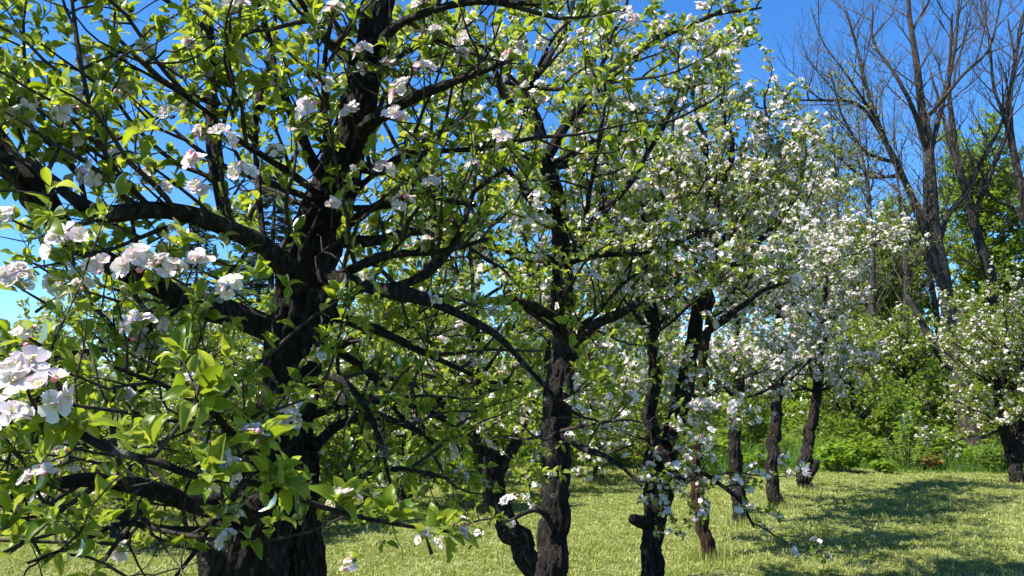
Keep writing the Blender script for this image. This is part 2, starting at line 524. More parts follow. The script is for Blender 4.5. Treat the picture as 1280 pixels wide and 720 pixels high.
def grow(t, p, d, L, r, lvl, P):
    """A crooked branch with its side branches down to P['levels']."""
    rng = t.rng
    step = P['step'][min(lvl, len(P['step']) - 1)]
    n = max(3, int(L / step) + 1)
    pts = np.empty((n, 4)); pts[0] = [*p, r]
    d = nrm(d)
    wob, up = P['wobble'][min(lvl, len(P['wobble']) - 1)], P['up'][min(lvl, len(P['up']) - 1)]
    dirs = [d]
    for i in range(1, n):
        d = nrm(d + rng.normal(0, wob, 3) + np.array([0, 0, up]))
        q = pts[i - 1, :3] + d * (L / (n - 1))
        pts[i] = [*q, r * (1 - .72 * i / (n - 1))]
        dirs.append(d)
    if not t.keep(pts[-1, :3]) or not t.keep(pts[n // 2, :3]):
        return
    t.br.append(pts)
    sprout(t, pts, lvl, P)

def sprout(t, pts, lvl, P, frm=.12):
    """Side branches and leaf sites along a branch of level lvl."""
    rng = t.rng
    seg = np.linalg.norm(np.diff(pts[:, :3], axis=0), axis=1)
    s = np.concatenate([[0], np.cumsum(seg)]); L = s[-1]
    T = nrm(np.gradient(pts[:, :3], axis=0))
    def on(u):
        i = min(np.searchsorted(s, u) , len(s) - 1); i = max(i, 1)
        f = (u - s[i - 1]) / max(seg[i - 1], 1e-6)
        return pts[i - 1] * (1 - f) + pts[i] * f, T[i]
    if lvl < P['levels']:
        m = rng.poisson(L * P['dens'][lvl])
        az = rng.uniform(0, 6.28)
        for k in range(m):
            u = L * (frm + (1 - frm) * (k + rng.uniform(.1, .9)) / max(m, 1))
            q, tan = on(u)
            az += 2.4 + rng.normal(0, .5)
            a = nrm(np.cross(tan, [.2, .3, .9])); b = np.cross(tan, a)
            side = a * math.cos(az) + b * math.sin(az)
            if side[2] < -.3 and rng.random() < .6: side = -side
            ang = rng.uniform(*P['angle'])
            d = tan * math.cos(ang) + side * math.sin(ang)
            ln = rng.uniform(*P['len'][lvl + 1]) * (1 - .35 * u / L)
            grow(t, q[:3], d, ln, min(q[3] * .75, P['rad'][lvl + 1]), lvl + 1, P)
    if lvl >= P['site_from']:
        m = max(1, int(L / P['site_gap']))
        for k in range(m):
            u = L * (k + rng.uniform(0, 1)) / m
            if lvl < P['levels'] and rng.random() > P.get('inner', .6): continue
            q, tan = on(u)
            side = nrm(rng.normal(0, 1, 3) + [0, 0, .5]); side = nrm(side - tan * side.dot(tan) * .8)
            t.sites.append((q[:3] + side * q[3], nrm(side + tan * .5), q[3]))
        t.sites.append((pts[-1, :3], T[-1], pts[-1, 3]))

APPLE = dict(levels=3, step=[.10, .09, .06, .035], wobble=[.10, .16, .18, .20], up=[.03, .05, .06, .05],
             dens=[0, 7.0, 7.0, 0], len=[None, None, (.35, 1.0), (.10, .36)], rad=[.05, .03, .009, .0035],
             angle=(.6, 1.25), site_from=2, site_gap=.06, inner=.7)

def limb(t, S, P, frm=.1, wob=.012, step=.05):
    S = knobbly(spline(S, step), t.rng, wob)
    if len(S) > 8:                                # old spurs and healed collars thicken the limb here and there
        for _ in range(max(1, len(S) // 9)):
            i = t.rng.integers(4, len(S) - 2)
            S[:, 3] *= 1 + t.rng.uniform(.10, .32) * np.exp(-((np.arange(len(S)) - i) / 1.3) ** 2)
    t.limbs.append(S)
    sprout(t, S, 1, P, frm)
    return S

def auto_limbs(t, p, n, L, r, P, elev=(.2, 1.1), az0=None, spread=6.28):
    rng = t.rng
    a0 = rng.uniform(0, 6.28) if az0 is None else az0
    for k in range(n):
        a = a0 + spread * (k + rng.uniform(-.25, .25)) / n
        e = rng.uniform(*elev)
        d = np.array([math.cos(a) * math.cos(e), math.sin(a) * math.cos(e), math.sin(e)])
        ln = L * rng.uniform(.75, 1.15)
        m = max(4, int(ln / .28))
        q = np.array(p, float) if np.ndim(p) == 1 else np.array(p[rng.integers(len(p))][:3], float)
        pts = [[*q, r]]
        for i in range(1, m + 1):
            d = nrm(d + rng.normal(0, .17, 3) + [0, 0, .06 * (1 - e)])
            q = q + d * ln / m
            pts.append([*q, r * (1 - .8 * i / m)])
        limb(t, np.array(pts), P, .12)

def rosettes(buf, t, lod, mat_i, lsize, count, rng, sites=None):
    """Leaves round each spur: several sizes, spreading, upper faces to the light."""
    sites = t.sites if sites is None else sites
    if not sites: return
    pos = np.array([s[0] for s in sites]); ax = nrm(np.array([s[1] for s in sites]))
    k = rng.integers(count[0], count[1] + 1, len(pos))
    rep = np.repeat(np.arange(len(pos)), k)
    p, a = pos[rep], ax[rep]
    n = len(p)
    side = nrm(np.cross(a, rng.normal(0, 1, (n, 3))))
    ang = rng.uniform(.45, 1.5, (n, 1))
    d = nrm(a * np.cos(ang) + side * np.sin(ang) + np.array([0, 0, .22]) + rng.normal(0, .12, (n, 3)))
    nor = nrm(np.array([0, 0, .9]) + a * .5 + rng.normal(0, .5, (n, 3)))
    sc_ = lsize * np.clip(rng.normal(.85, .24, n), .35, 1.35)
    which = rng.integers(0, len(lod), n)
    for i, T in enumerate(lod):
        w = which == i
        place(buf, T, p[w], d[w], nor[w], sc_[w], mat_i)

def blossoms(buf, pos, ax, size, lod, rng, near, buds=None):
    """Flower clusters: 4-6 flowers on short stalks, some still pink buds. Materials: 0 petal 1 stamen 2 bud 3 stalk."""
    pos, ax, size = np.asarray(pos, float), nrm(np.asarray(ax, float)), np.asarray(size, float)
    if len(pos) == 0: return
    k = rng.integers(4, 7, len(pos)) if not near else rng.integers(6, 11, len(pos))
    rep = np.repeat(np.arange(len(pos)), k)
    n = len(rep)
    a = ax[rep]
    side = nrm(np.cross(a, rng.normal(0, 1, (n, 3))))
    ang = rng.uniform(.1, 1.25, (n, 1))
    d = nrm(a * np.cos(ang) + side * np.sin(ang))
    R = (size[rep] * .26)
    st = size[rep] * rng.uniform(.24, .42, n)
    fp = pos[rep] + d * st[:, None]
    nor = rng.normal(0, 1, (n, 3))
    fd = nrm(d + rng.normal(0, .3, (n, 3)) + [0, -.1, .15])
    isbud = rng.random(n) < (.13 if near else .06)
    which = rng.integers(0, len(lod), n)
    for i, T in enumerate(lod):
        w = (which == i) & ~isbud
        place(buf, T, fp[w], fd[w], nor[w], R[w] * rng.uniform(.82, 1.1, w.sum()), 0)
    place(buds or buf, BUD, fp[isbud], fd[isbud], nor[isbud], R[isbud] * .62, 2)
    if near:
        w = ~isbud
        place(buf, STAMEN, fp[w], fd[w], nor[w], R[w], 1)
        place(buf, STALK, pos[rep], d, nor, st, 3)

def finish(t, name, label, group, near=0, bark='bark', petal_p=.2, lsize=.055, count=(3, 6), sides=(24, 10, 5), rough=.10, csize=.085, max_parts=0, leaf=None):
    """Build the tree's parts under an Empty at its foot."""
    rng = t.rng
    root = root_at(name, t.base, label, 'apple tree', group)
    b = t.base
    tb = Buf()
    for S in t.trunk:
        tube(tb, S, sides[0], 0, True, rough, rng, 18)
    tb.build('trunk', M[bark], root, origin=b)
    for S in t.limbs:
        lb = Buf(); tube(lb, S, sides[1], 0, True, rough * (1.0 if near == 2 else .7), rng, 8)
        lb.build('limb', M['bark'] if S[0, 3] > .012 else M['twig'], root, origin=b)
    bb = Buf()
    many_tubes(bb, t.br, sides[2])
    o = bb.build('branchwork', M['twig'], root, origin=b)
    if o: o['kind'] = 'stuff'
    lod = (LEAF_LO, LEAF_MD, LEAF_HI)[near]
    fb = Buf()
    rosettes(fb, t, lod, 0, lsize, count, rng)
    mats = [M['petal'] if near == 2 else M['petal_far'], M['stamen'], M['bud'], M['stalk']]
    o = fb.build('foliage', M['leaf'] if near == 2 else M[leaf or 'leaf_far'], root, origin=b)
    if o: o['kind'] = 'stuff'
    fl = FLOW_HI if near == 2 else FLOW_MD
    for i, (p, a, s) in enumerate(t.cl):
        cb = Buf()
        bud_b = Buf()
        blossoms(cb, [p], [a], [s], fl, rng, near == 2, bud_b)
        co = cb.build('blossom_cluster', mats, root, origin=b)
        for bv in (np.vstack(bud_b.v).reshape(-1, len(BUD[0]), 3) if bud_b.v else ()):
            one = Buf(); one.add(bv, BUD[1]); one.build('bud', M['bud'], co, origin=b)
    if petal_p > 0 and t.sites:
        w = rng.random(len(t.sites)) < petal_p
        P_ = np.array([s[0] for s in t.sites])[w]; A_ = np.array([s[1] for s in t.sites])[w]
        A_ = nrm(A_ + [0, -.15, .35])
        sz = csize * np.clip(rng.normal(1, .18, len(P_)), .6, 1.4)
        db = Buf()
        blossoms(db, P_, A_, sz, fl, rng, near == 2)
        o = db.build('blossom', mats, root, origin=b)
        if o: o['kind'] = 'stuff'
    return root

def copy_tree(o, loc, rz, s, label):
    c = o.copy(); COL.objects.link(c)
    c.location = loc; c.rotation_euler = (0, 0, rz); c.scale = (s, s, s)
    c['label'] = label
    for ch in list(o.children):
        k = ch.copy(); COL.objects.link(k); k.parent = c
    return c

def foot(x, y):
    return np.array([x, y, float(gz(x, y))])

def trunk_from(t, S, rng_amp=.012, step=.035, flare=True):
    S = np.array(S)
    if flare:
        f = t.base
        S = np.vstack([[f[0], f[1], f[2] - .06, S[0, 3] * 1.55], [*(f * .7 + S[0, :3] * .3), S[0, 3] * 1.12], S])
    R = knobbly(spline(S, step), t.rng, rng_amp)
    t.trunk.append(R)
    return R

G_ROW = 'apple trees in the orchard row'
# ---- the big near tree at the head of the row
def near_tree():
    t = Tree(foot(-.92, 2.8), 11)
    t.keep = lambda p: p[1] > .75 and np.linalg.norm(p - EYE) > 1.0 and not (p[2] < .9 and p[0] > -.2)
    A = dict(APPLE); A['dens'] = [0, 5.6, 6.0, 0]; A['len'] = [None, None, (.25, .85), (.07, .30)]; A['site_gap'] = .062; A['inner'] = .6
    trunk_from(t, cp((318, 720, 2.8, 106), (335, 620, 2.8, 92), (354, 500, 2.8, 82), (370, 410, 2.8, 80), (385, 335, 2.8, 72),
                     (415, 235, 2.8, 62), (448, 140, 2.75, 50), (468, 40, 2.7, 44), (478, -70, 2.7, 34), (470, -200, 2.7, 22)), .010)
    # a second stem at the right of the foot
    t.trunk.append(knobbly(spline(np.vstack([[-.80, 2.92, -.02, .10], cp((384, 740, 2.9, 46), (380, 640, 2.88, 42), (374, 540, 2.86, 40), (370, 470, 2.85, 40))]), .035), t.rng, .008))
    L = lambda *r, **k: limb(t, cp(*r), dict(A, **k.get('P', {})), k.get('frm', .12), k.get('wob', .010))
    # thick left limb, towards the camera and up
    L((345, 415, 2.75, 42), (265, 390, 2.5, 33), (185, 352, 2.35, 28), (100, 300, 2.2, 30), (30, 228, 2.1, 38), (-40, 150, 2.05, 36), (-130, 60, 1.8, 26))
    # arching limb above it
    L((378, 355, 2.75, 38), (335, 312, 2.5, 32), (290, 286, 2.3, 27), (230, 271, 2.15, 23), (175, 265, 2.05, 22), (125, 268, 1.95, 19), (85, 240, 1.9, 11), (40, 205, 1.9, 8), (-10, 190, 1.9, 6))
    # upright shoot
    L((288, 292, 2.3, 20), (276, 230, 2.3, 18), (271, 160, 2.3, 17), (266, 90, 2.3, 15), (255, 25, 2.3, 13), (245, -60, 2.3, 9))
    L((272, 130, 2.3, 9), (225, 110, 2.2, 8), (180, 70, 2.1, 7), (135, 30, 2.1, 5), (90, -10, 2.1, 4))
    L((196, 268, 2.1, 9), (150, 215, 2.0, 8), (120, 150, 2.0, 7), (100, 80, 2.0, 6), (88, 0, 2.0, 5))
    L((110, 262, 1.95, 8), (75, 190, 2.1, 7), (40, 120, 2.2, 6), (0, 60, 2.3, 5))
    L((330, 310, 2.5, 10), (322, 230, 2.6, 9), (318, 150, 2.7, 8), (335, 70, 2.8, 7), (350, 0, 2.8, 5))
    # limbs of the leader
    L((470, 60, 2.7, 20), (500, 32, 2.55, 14), (550, 14, 2.4, 11), (620, 4, 2.3, 9), (690, -4, 2.2, 6))
    L((440, 175, 2.75, 26), (475, 145, 2.6, 18), (520, 124, 2.5, 13), (575, 108, 2.4, 9), (640, 70, 2.3, 6))
    L((420, 240, 2.8, 22), (380, 190, 2.7, 16), (352, 120, 2.6, 12), (340, 50, 2.6, 9), (320, -20, 2.5, 7))
    L((460, 90, 2.75, 20), (420, 60, 2.5, 13), (390, 20, 2.3, 9), (350, -30, 2.2, 7))
    L((430, 200, 2.8, 22), (470, 210, 2.9, 16), (510, 190, 3.1, 12), (560, 160, 3.3, 9), (600, 120, 3.5, 7))
    # right limbs
    L((395, 345, 2.75, 30), (440, 352, 2.65, 20), (490, 368, 2.6, 20), (545, 384, 2.6, 14), (612, 414, 2.6, 9), (655, 455, 2.6, 7), (708, 508, 2.6, 5), (748, 522, 2.6, 3), P=dict(dens=[0, 4.4, 5.4, 0]))
    L((470, 362, 2.65, 12), (520, 350, 2.6, 11), (552, 328, 2.55, 10), (575, 285, 2.5, 9), (588, 240, 2.5, 7), (622, 214, 2.5, 5))
    L((410, 300, 2.8, 22), (460, 300, 2.9, 16), (520, 290, 3.1, 12), (570, 300, 3.3, 9), (620, 330, 3.4, 6))
    # low left limbs
    L((330, 655, 2.75, 40), (268, 634, 2.5, 30), (220, 618, 2.3, 25), (165, 609, 2.15, 22), (100, 607, 2.0, 18), (30, 620, 1.9, 13), (-50, 650, 1.8, 8), P=dict(dens=[0, 5, 6, 0]))
    L((310, 655, 2.75, 14), (255, 660, 2.4, 9), (190, 662, 2.2, 8), (140, 662, 2.0, 7), (85, 690, 1.8, 6), (30, 712, 1.7, 4), P=dict(dens=[0, 3, 5, 0]))
    L((345, 600, 2.75, 16), (310, 560, 2.5, 11), (270, 520, 2.2, 9), (220, 480, 2.0, 7), (150, 450, 1.8, 5))
    L((390, 560, 2.8, 16), (430, 530, 2.9, 11), (480, 520, 2.9, 8), (530, 540, 2.9, 5), P=dict(dens=[0, 5, 6, 0]))
    L((380, 430, 2.8, 18), (430, 440, 2.9, 12), (470, 470, 3.0, 9), (500, 520, 3.1, 7), (540, 560, 3.1, 5), P=dict(dens=[0, 5, 6, 0]))
    L((400, 325, 2.8, 20), (455, 268, 2.7, 14), (525, 246, 2.6, 10), (595, 255, 2.6, 6))
    L((385, 385, 2.8, 20), (440, 402, 2.9, 14), (520, 432, 3.0, 10), (592, 474, 3.1, 6))
    L((392, 360, 2.8, 16), (470, 322, 2.6, 11), (545, 318, 2.5, 8), (610, 296, 2.4, 5))
    L((375, 470, 2.8, 14), (425, 480, 2.7, 10), (470, 540, 2.6, 7), (490, 610, 2.6, 4))
    L((450, 130, 2.75, 14), (500, 70, 2.9, 10), (560, 50, 3.1, 7), (630, 70, 3.2, 4))
    L((200, 612, 2.25, 10), (152, 672, 2.1, 7), (110, 735, 2.0, 5))
    L((120, 607, 2.05, 8), (62, 655, 1.9, 6), (0, 690, 1.8, 4))
    L((65, 612, 1.95, 9), (18, 562, 1.9, 6), (-20, 500, 1.85, 4))
    L((345, 540, 2.75, 10), (300, 600, 2.6, 7), (240, 690, 2.4, 5), (200, 740, 2.3, 3))
    L((230, 378, 2.45, 14), (170, 420, 2.3, 10), (110, 440, 2.2, 8), (40, 470, 2.1, 5))
    L((395, 620, 2.85, 12), (440, 600, 2.9, 8), (500, 585, 3.0, 6), (560, 600, 3.1, 4))
    L((390, 520, 2.85, 12), (450, 500, 3.1, 9), (520, 510, 3.3, 7), (580, 545, 3.4, 4))
    L((392, 450, 2.85, 12), (440, 420, 3.2, 9), (490, 400, 3.5, 7), (540, 430, 3.7, 4))
    auto_limbs(t, at(420, 260, 2.8), 6, 1.1, .016, A, (.0, .9))
    # bare lichen-grey twiglets
    for k in range(150):
        Lb = t.limbs[t.rng.integers(len(t.limbs))]; q = Lb[t.rng.integers(2, len(Lb) - 1)]
        d = nrm(t.rng.normal(0, 1, 3)); p = q[:3]; pts = [[*p, .0035]]
        for i in range(9):
            d = nrm(d + t.rng.normal(0, .28, 3)); p = p + d * .04; pts.append([*p, .0035 - .0003 * i])
        if t.keep(p): t.br.append(np.array(pts))
    # the hanging branch in front: comes down from the thick left limb
    FP = dict(A, dens=[0, 1.2, 3, 0], len=[None, None, (.05, .16), (.03, .06)], rad=[.05, .03, .004, .002])
    f1 = cp((-70, 110, 1.8, 16), (-110, 250, 1.5, 14), (-70, 400, 1.25, 12.5), (0, 488, 1.18, 12), (55, 520, 1.15, 12), (95, 538, 1.15, 11.5), (145, 563, 1.15, 11), (200, 578, 1.17, 10.5),
            (250, 597, 1.2, 9.5), (320, 605, 1.25, 8.5), (400, 628, 1.35, 7), (480, 650, 1.45, 5.5), (560, 666, 1.55, 3.5))
    S = knobbly(spline(f1, .03), t.rng, .003); t.limbs.append(S)
    n0 = len(t.sites)
    limb(t, cp((188, 574, 1.17, 8), (216, 545, 1.17, 7), (244, 512, 1.18, 6), (250, 482, 1.2, 4)), FP, .5, .003, .03)
    limb(t, cp((160, 610, 2.1, 7), (140, 560, 1.8, 6), (80, 500, 1.6, 5), (40, 430, 1.55, 4)), A, .2, .006)
    for x, y, d, ax in ((265, 590, 1.2, (-.1, -.5, .7)), (268, 592, 1.2, (.3, -.6, .2)), (275, 594, 1.2, (.2, -.5, -.6)), (320, 555, 1.24, (.1, -.3, .9)), (335, 600, 1.26, (.5, -.4, .6)),
                        (325, 560, 1.24, (.7, -.4, .4)), (345, 608, 1.27, (.6, -.5, -.2)), (250, 482, 1.2, (0, -.3, 1)), (248, 490, 1.2, (-.6, -.5, .4)), (246, 500, 1.2, (.5, -.5, .2)), (90, 530, 1.15, (.2, -.4, -.8)), (60, 515, 1.15, (.5, -.4, -.6)),
                        (30, 500, 1.15, (-.2, -.5, -.8)), (480, 648, 1.45, (.3, -.4, .8)), (500, 652, 1.47, (-.2, -.4, .8)), (545, 662, 1.53, (.4, -.5, .6)), (560, 666, 1.55, (.9, -.4, .1)), (190, 560, 1.17, (-.3, -.3, .8)), (420, 634, 1.38, (.1, -.3, 1)),
                        (285, 450, 1.7, (.2, -.4, .9)), (300, 380, 1.7, (.3, -.4, .8)), (275, 350, 1.75, (-.3, -.4, .8)), (310, 350, 1.75, (.4, -.4, .7))):
        t.sites.append((at(x, y, d), nrm(np.array(ax)), .003))
        t.sites.append((at(x + 6, y - 3, d + .02), nrm(np.array(ax) + t.rng.normal(0, .3, 3)), .003))
    # blossom clusters seen one by one
    for x, y, w, d in ((30, 458, 70, 1.2), (5, 470, 72, 1.2), (56, 474, 58, 1.18), (10, 500, 64, 1.16), (36, 440, 52, 1.24), (88, 290, 58, 1.75), (163, 316, 52, 1.8), (208, 326, 44, 1.85), (252, 322, 44, 1.9), (290, 346, 36, 1.9), (120, 322, 38, 1.8), (175, 396, 42, 1.8),
                       (393, 128, 40, 2.2), (280, 165, 38, 2.1), (245, 195, 40, 2.1), (247, 228, 34, 2.1), (212, 133, 30, 2.1), (202, 226, 30, 2.1), (175, 213, 28, 2.1), (305, 207, 36, 2.1), (45, 580, 38, 1.7), (10, 256, 30, 1.8), (12, 330, 34, 1.7),
                       (78, 545, 22, 2.0), (452, 60, 36, 2.3), (530, 80, 34, 2.3), (510, 105, 42, 2.3), (497, 140, 40, 2.3), (418, 8, 34, 2.2), (630, 164, 32, 2.4), (543, 220, 27, 2.5), (505, 245, 30, 2.5), (440, 132, 32, 2.4),
                       (415, 250, 28, 2.5), (347, 503, 13, 2.5), (232, 460, 15, 1.6), (178, 50, 24, 2.1), (236, 46, 24, 2.2), (533, 652, 26, 1.5), (437, 692, 22, 1.9), (105, 346, 32, 1.8), (24, 342, 32, 1.7), (75, 350, 26, 1.9), (140, 185, 24, 2.3),
                       (160, 105, 22, 2.3), (345, 180, 24, 2.4), (480, 205, 30, 2.6), (590, 200, 26, 2.6), (640, 60, 26, 2.3), (585, 40, 26, 2.4), (785, 15, 30, 2.6), (575, 60, 24, 2.6), (405, 100, 28, 2.4), (545, 30, 22, 2.4), (545, 365, 16, 2.6), (30, 400, 28, 1.6)):
        p = at(x, y, d - .12)
        t.cl.append((p - np.array([0, -.01, .03]), nrm(np.array([t.rng.normal(0, .3), -.55, .6])), max(.045, w * d / F_PX * 1.12)))
        t.sites.append((p - np.array([0, -.02, .035]), nrm(np.array([t.rng.normal(0, .3), -.2, .4])), .003))
        # a spur that carries the cluster
        q = p + np.array([t.rng.normal(0, .04), .10, -.05 + t.rng.normal(0, .03)])
        t.br.append(spline(np.array([[*q, .004], [*(p - [0, -.01, .03]), .002]]), .03))
    # flowers sit at the tips: spurs whose leaves would stand in front of them are few
    C = np.array([c[0] for c in t.cl]); V = nrm(EYE - C); Z = np.array([c[2] for c in t.cl])
    def clear(p):
        w = p - C
        u = np.clip((w * V).sum(1), .03, .45)
        return (np.linalg.norm(w - V * u[:, None], axis=1) > .55 * Z).all()
    n1 = len(t.sites)
    t.sites = [q for q in t.sites if clear(q[0])]
    return finish(t, 'apple_tree', 'massive black-barked apple tree with a thick leaning trunk and arching limbs, largest in the orchard', G_ROW,
                  near=2, petal_p=.06, lsize=.044, count=(4, 7), sides=(64, 16, 6), rough=.15, csize=.075)
near_tree()

# ---- the rest of the row
def row_tree(seed, base, trunk, limbs, label, autos=(), bark='bark', stems=(), petal=.3, near=1, P=None, csize=.085, count=(4, 7), lsize=.046, flare=True, keep=None, stubs=(), top=None, slim=1.0):
    t = Tree(foot(*base), seed)
    if keep: t.keep = keep
    P = dict(APPLE, **(P or {}))
    TS = cp(*trunk); TS[:, 3] *= .82 * slim
    trunk_from(t, TS, .016, .03, flare)
    for s in stems:
        t.trunk.append(knobbly(spline(cp(*s), .05), t.rng, .012))
    for s in stubs:
        t.trunk.append(spline(cp(*s), .04))
    for l in limbs:
        limb(t, cp(*l), P, .15, .015)
    if top: t.keep = lambda p: p[2] < top + t.rng.normal(0, .15)
    for (x, y, d), n, L, r, el in autos:
        auto_limbs(t, at(x, y, d), n, L, r, P, el)
    return finish(t, 'apple_tree', label, G_ROW, near=near, bark=bark, petal_p=petal, lsize=lsize, count=count, sides=(44, 10, 4), rough=.16, csize=csize)

row_tree(21, (.25, 4.9), [(693, 740, 4.9, 52), (690, 640, 4.9, 48), (695, 540, 4.9, 46), (702, 430, 4.9, 40), (704, 320, 4.85, 34), (694, 240, 4.8, 28), (676, 180, 4.75, 22), (660, 110, 4.7, 15), (650, 30, 4.7, 9)],
         [[(702, 440, 4.9, 22), (740, 408, 4.8, 16), (785, 388, 4.7, 11), (835, 358, 4.6, 7)],
          [(685, 195, 4.75, 16), (722, 142, 4.65, 13), (770, 92, 4.6, 11), (812, 50, 4.55, 9), (872, 26, 4.5, 6), (950, 8, 4.5, 3)],
          [(740, 125, 4.6, 8), (760, 70, 4.6, 6), (775, 20, 4.6, 5), (790, -30, 4.6, 3)],
          [(704, 330, 4.85, 18), (745, 270, 4.7, 13), (790, 220, 4.6, 9), (830, 160, 4.6, 6), (850, 110, 4.6, 4)],
          [(700, 280, 4.8, 16), (650, 230, 4.6, 12), (600, 190, 4.4, 9), (550, 160, 4.3, 6)],
          [(672, 160, 4.75, 12), (630, 110, 4.6, 9), (590, 60, 4.5, 7), (560, 10, 4.5, 5)],
          [(702, 400, 4.85, 16), (655, 380, 4.6, 12), (600, 375, 4.4, 9), (550, 395, 4.3, 6)],
          [(695, 540, 4.9, 12), (730, 560, 4.7, 8), (770, 580, 4.6, 6), (800, 610, 4.5, 4)],
          [(692, 650, 4.9, 10), (665, 640, 4.7, 6), (640, 650, 4.6, 5), (628, 665, 4.55, 4)],
          [(660, 110, 4.7, 10), (690, 60, 4.8, 8), (720, 0, 4.9, 6), (740, -60, 5, 4)]],
         'apple tree with one straight ridged trunk, standing between the leaning and the double-stemmed apple trees',
         [((704, 330, 4.85), 7, 1.2, .022, (-.1, .7)), ((704, 420, 4.85), 5, 1.1, .018, (-.15, .4)), ((695, 540, 4.85), 4, .9, .012, (-.4, .3)), ((685, 210, 4.8), 6, 1.2, .02, (.0, .9)), ((660, 110, 4.75), 5, 1.2, .016, (.2, 1.2))], petal=.34, P=dict(dens=[0, 5.2, 5.8, 0], len=[None, None, (.3, .8), (.08, .30)], site_gap=.06), near=1)

row_tree(22, (.42, 6.2), [(690, 745, 6.2, 40), (655, 690, 6.15, 36), (626, 630, 6.1, 36), (610, 585, 6.1, 38), (600, 545, 6.1, 32)],
         [[(603, 560, 6.1, 24), (575, 524, 6.0, 16), (540, 500, 5.9, 12), (505, 480, 5.8, 8), (460, 470, 5.7, 5)],
          [(600, 548, 6.1, 22), (592, 470, 6.1, 14), (594, 400, 6.1, 11), (596, 330, 6.1, 8), (588, 250, 6.1, 5)],
          [(615, 600, 6.1, 22), (640, 560, 6.1, 15), (657, 520, 6.1, 12), (670, 485, 6.1, 9), (690, 420, 6.1, 6)],
          [(612, 600, 6.1, 12), (570, 590, 5.9, 8), (530, 600, 5.7, 6), (480, 615, 5.5, 4)],
          [(598, 540, 6.1, 14), (560, 460, 6.3, 11), (530, 390, 6.5, 9), (515, 320, 6.6, 6), (500, 250, 6.6, 4)]],
         'leaning apple tree with a low forked trunk that curves up beside the straight ridged trunk', [((596, 480, 6.1), 6, 1.2, .02, (-.1, .8)), ((594, 380, 6.1), 6, 1.3, .016, (.0, 1.0)), ((592, 290, 6.1), 6, 1.2, .014, (-.1, 1.0)), ((540, 400, 6.4), 5, 1.1, .012, (-.1, 1.0)), ((600, 545, 6.1), 3, 1.1, .014, (-.35, .2))],
         stems=(), petal=.24, P=dict(dens=[0, 5.2, 5.8, 0], len=[None, None, (.3, .8), (.08, .30)], site_gap=.065), flare=False)

row_tree(23, (1.2, 6.9), [(814, 735, 6.9, 36), (816, 680, 6.9, 32), (822, 625, 6.9, 38), (815, 570, 6.85, 24), (814, 490, 6.85, 22), (818, 410, 6.85, 17), (812, 330, 6.8, 12), (800, 250, 6.8, 8)],
         [[(816, 400, 6.85, 14), (780, 330, 6.7, 10), (755, 260, 6.6, 8), (745, 190, 6.6, 5)],
          [(862, 440, 6.95, 14), (900, 400, 6.8, 10), (945, 370, 6.7, 7), (985, 350, 6.6, 4)],
          [(890, 290, 7.1, 12), (885, 220, 7.1, 9), (875, 150, 7.1, 6), (860, 95, 7.1, 4)],
          [(895, 250, 7.1, 10), (915, 190, 7.1, 8), (902, 120, 7.1, 5), (900, 65, 7.1, 3)],
          [(880, 330, 7.0, 9), (930, 260, 7.0, 7), (962, 180, 7.0, 5), (952, 112, 7.0, 3)],
          [(880, 360, 7.0, 9), (950, 300, 6.9, 7), (1000, 230, 6.9, 5), (990, 150, 6.9, 3)],
          [(815, 540, 6.85, 12), (850, 600, 6.6, 8), (880, 590, 6.5, 6), (920, 620, 6.4, 5), (945, 660, 6.3, 3)],
          [(812, 330, 6.8, 10), (830, 250, 6.8, 8), (838, 190, 6.8, 5), (845, 130, 6.8, 4)]],
         'apple tree with two upright black stems on one short trunk, sawn stub at its side',
         [((815, 550, 6.85), 5, .9, .012, (-.4, .2)), ((814, 420, 6.85), 6, 1.15, .02, (.0, 1.0)), ((880, 340, 7.0), 6, 1.15, .02, (.1, 1.1)), ((815, 330, 6.8), 5, 1.1, .016, (.3, 1.3))],
         stems=[[(822, 640, 6.9, 30), (838, 560, 6.9, 24), (850, 500, 6.95, 24), (863, 440, 6.95, 20), (882, 360, 7.0, 15), (892, 280, 7.1, 11), (898, 200, 7.1, 7)]],
         stubs=[[(812, 655, 6.88, 22), (800, 652, 6.8, 17), (791, 649, 6.75, 15)]], petal=.50, flare=True, csize=.095, top=4.6)

row_tree(24, (2.2, 9.05), [(880, 670, 9.05, 22), (874, 630, 9.05, 22), (871, 585, 9.05, 20), (876, 520, 9.05, 18), (882, 440, 9.05, 14), (890, 350, 9.05, 11), (895, 270, 9.1, 7)], [],
         'apple tree with a peeled reddish brown trunk, leaning a little',
         [((876, 500, 9.05), 5, 1.2, .022, (.1, .8)), ((885, 400, 9.05), 6, 1.4, .022, (.2, 1.1)), ((893, 290, 9.1), 6, 1.3, .016, (.3, 1.4))], bark='bark_red', petal=.56, csize=.10, top=5.0)
row_tree(25, (3.22, 11.2), [(924, 635, 11.2, 24), (919, 590, 11.2, 22), (918, 540, 11.2, 20), (923, 470, 11.2, 17), (920, 380, 11.2, 13), (925, 300, 11.2, 9), (930, 220, 11.2, 6)], [],
         'apple tree with a stout upright trunk patched grey, standing just past the reddish trunk',
         [((920, 500, 11.2), 5, 1.3, .025, (.1, .8)), ((921, 390, 11.2), 7, 1.6, .024, (.1, 1.0)), ((926, 290, 11.2), 7, 1.5, .018, (.3, 1.4))], top=5.35, petal=.56, csize=.105)
